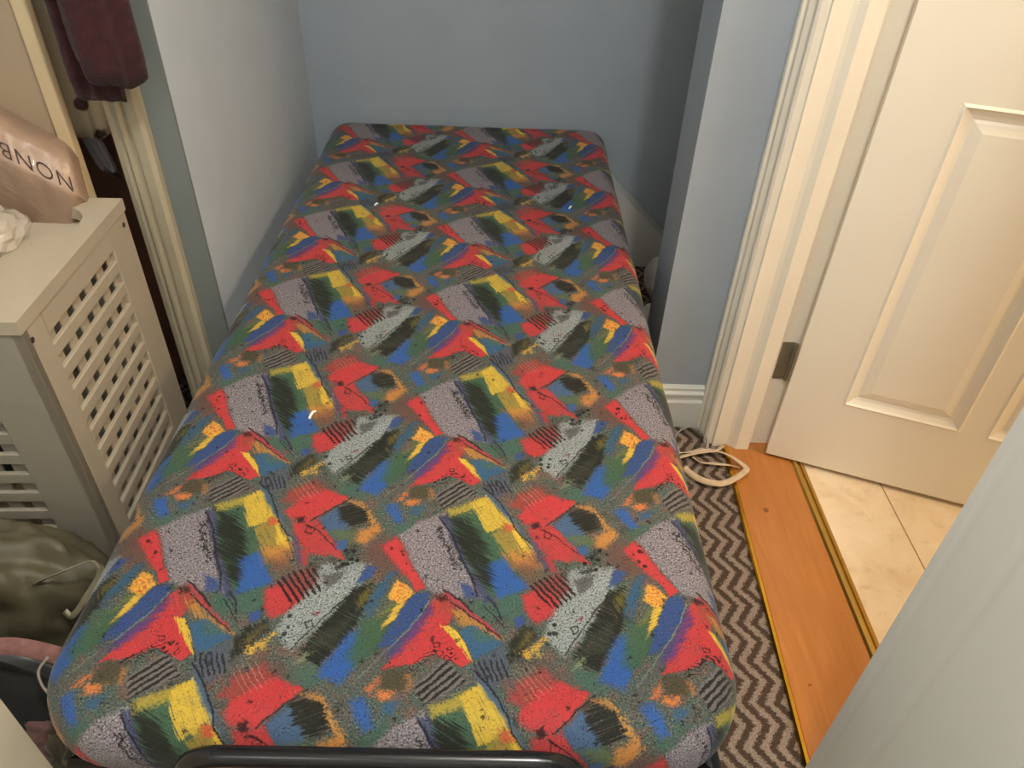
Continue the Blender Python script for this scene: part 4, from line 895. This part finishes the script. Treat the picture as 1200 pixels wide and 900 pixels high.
# ------------------------------------------------------------------ tote bag under the bed, straps trailing to the doorway
tote = thing('tote_bag', 'cream cotton tote bag under the bed edge with strap loops trailing to the doorway', 'tote bag', (.36, 1.20, 0))
TP = Vector((.36, 1.20, 0))
bm = bmesh.new(); blob(bm, (-.12,.02,.06), (.17,.15,.055), 31, .15, 1.8, 4, 0, .003); link_mesh('bag_body', bm, cloth('cream_cotton', (206,190,166), .08), tote, True)
M_STRAP = cloth('strap_cotton', (206,182,150), .12, 90)
M_STRAPG = cloth('grey_strap_cotton', (168,164,158), .1, 90)
def strap(pts, w=.018, m=M_STRAP, tw=0.5):
    bm = bmesh.new()
    P = catmull([Vector(p)-TP for p in pts], 8)
    sweep(bm, P, [(-w/2,-.001),(w/2,-.001),(w/2,.001),(-w/2,.001)], twist=lambda t: tw+.25*math.sin(t*9))
    return link_mesh('strap', bm, m, tote, True)
strap([(0.423, 1.296, 0.012), (0.457, 1.3, 0.012), (0.498, 1.31, 0.012), (0.527, 1.31, 0.012), (0.545, 1.325, 0.014)])
strap([(0.422, 1.272, 0.018), (0.473, 1.291, 0.018), (0.525, 1.299, 0.018), (0.553, 1.286, 0.018), (0.571, 1.266, 0.018), (0.583, 1.247, 0.018), (0.577, 1.233, 0.018),(0.545, 1.208, 0.018), (0.512, 1.193, 0.018), (0.477, 1.2, 0.018), (0.452, 1.218, 0.018), (0.437, 1.242, 0.018)], .014, tw=.35)
strap([(0.466, 1.284, 0.012), (0.483, 1.267, 0.012), (0.519, 1.263, 0.012), (0.55, 1.258, 0.013), (0.569, 1.25, 0.014)], .010)
strap([(0.429, 1.336, 0.016), (0.44, 1.361, 0.016), (0.462, 1.381, 0.016), (0.480, 1.386, 0.016), (0.495, 1.378, 0.016), (0.508, 1.360, 0.016), (0.512, 1.334, 0.016), (0.505, 1.313, 0.014)], .010, M_STRAPG, .9)

# two white bundles half hidden behind the blue nib wall
M_WB = cloth('white_bundle_cloth', (214,212,202), .06, 14)
bm = bmesh.new(); blob(bm, (.500,2.00,.075), (.062,.085,.07), 41, .08, 2, 4, 0, .003); o = link_mesh('white_bundle', bm, M_WB, None, True)
tag(o, 'rounded white bundle behind the blue wall end, farther of the two', 'bundle')
bm = bmesh.new(); blob(bm, (.430,1.775,.062), (.042,.055,.058), 44, .08, 2, 4, 0, .003); o = link_mesh('white_bundle', bm, M_WB, None, True)
tag(o, 'small white bundle behind the blue wall end, nearer of the two', 'bundle')

# ------------------------------------------------------------------ light
def area(name, loc, size, e, c, rot=(0,0,0), sy=None):
    l = bpy.data.lights.new(name, 'AREA'); l.energy = e; l.color = c; l.size = size
    if sy: l.shape = 'RECTANGLE'; l.size_y = sy
    o = bpy.data.objects.new(name, l); COL.objects.link(o); o.location = loc; o.rotation_euler = rot; return o
def point(name, loc, r, e, c):
    l = bpy.data.lights.new(name, 'POINT'); l.energy = e; l.color = c; l.shadow_soft_size = r
    o = bpy.data.objects.new(name, l); COL.objects.link(o); o.location = loc; return o
point('ceiling_lamp_light', (.27, .13, 2.2), .06, 42, (1, .972, .925))
area('hall_lamp_light', (1.75, .55, 2.34), .5, 25, (1, .75, .47))
area('rear_fill_light', (-.75, -.65, 2.1), .5, 3, (1, .97, .92), (math.radians(35), 0, math.radians(-45)))  # added soft fill behind the camera, stands for no known fixture

w = bpy.data.worlds.new('world'); SC.world = w; w.use_nodes = True
w.node_tree.nodes['Background'].inputs[0].default_value = (.6,.7,.85,1); w.node_tree.nodes['Background'].inputs[1].default_value = .15
SC.view_settings.view_transform = 'Standard'
SC.view_settings.look = 'None'
SC.view_settings.exposure = 0.3
SC.cycles.use_denoising = True
SC.cycles.max_bounces = 8
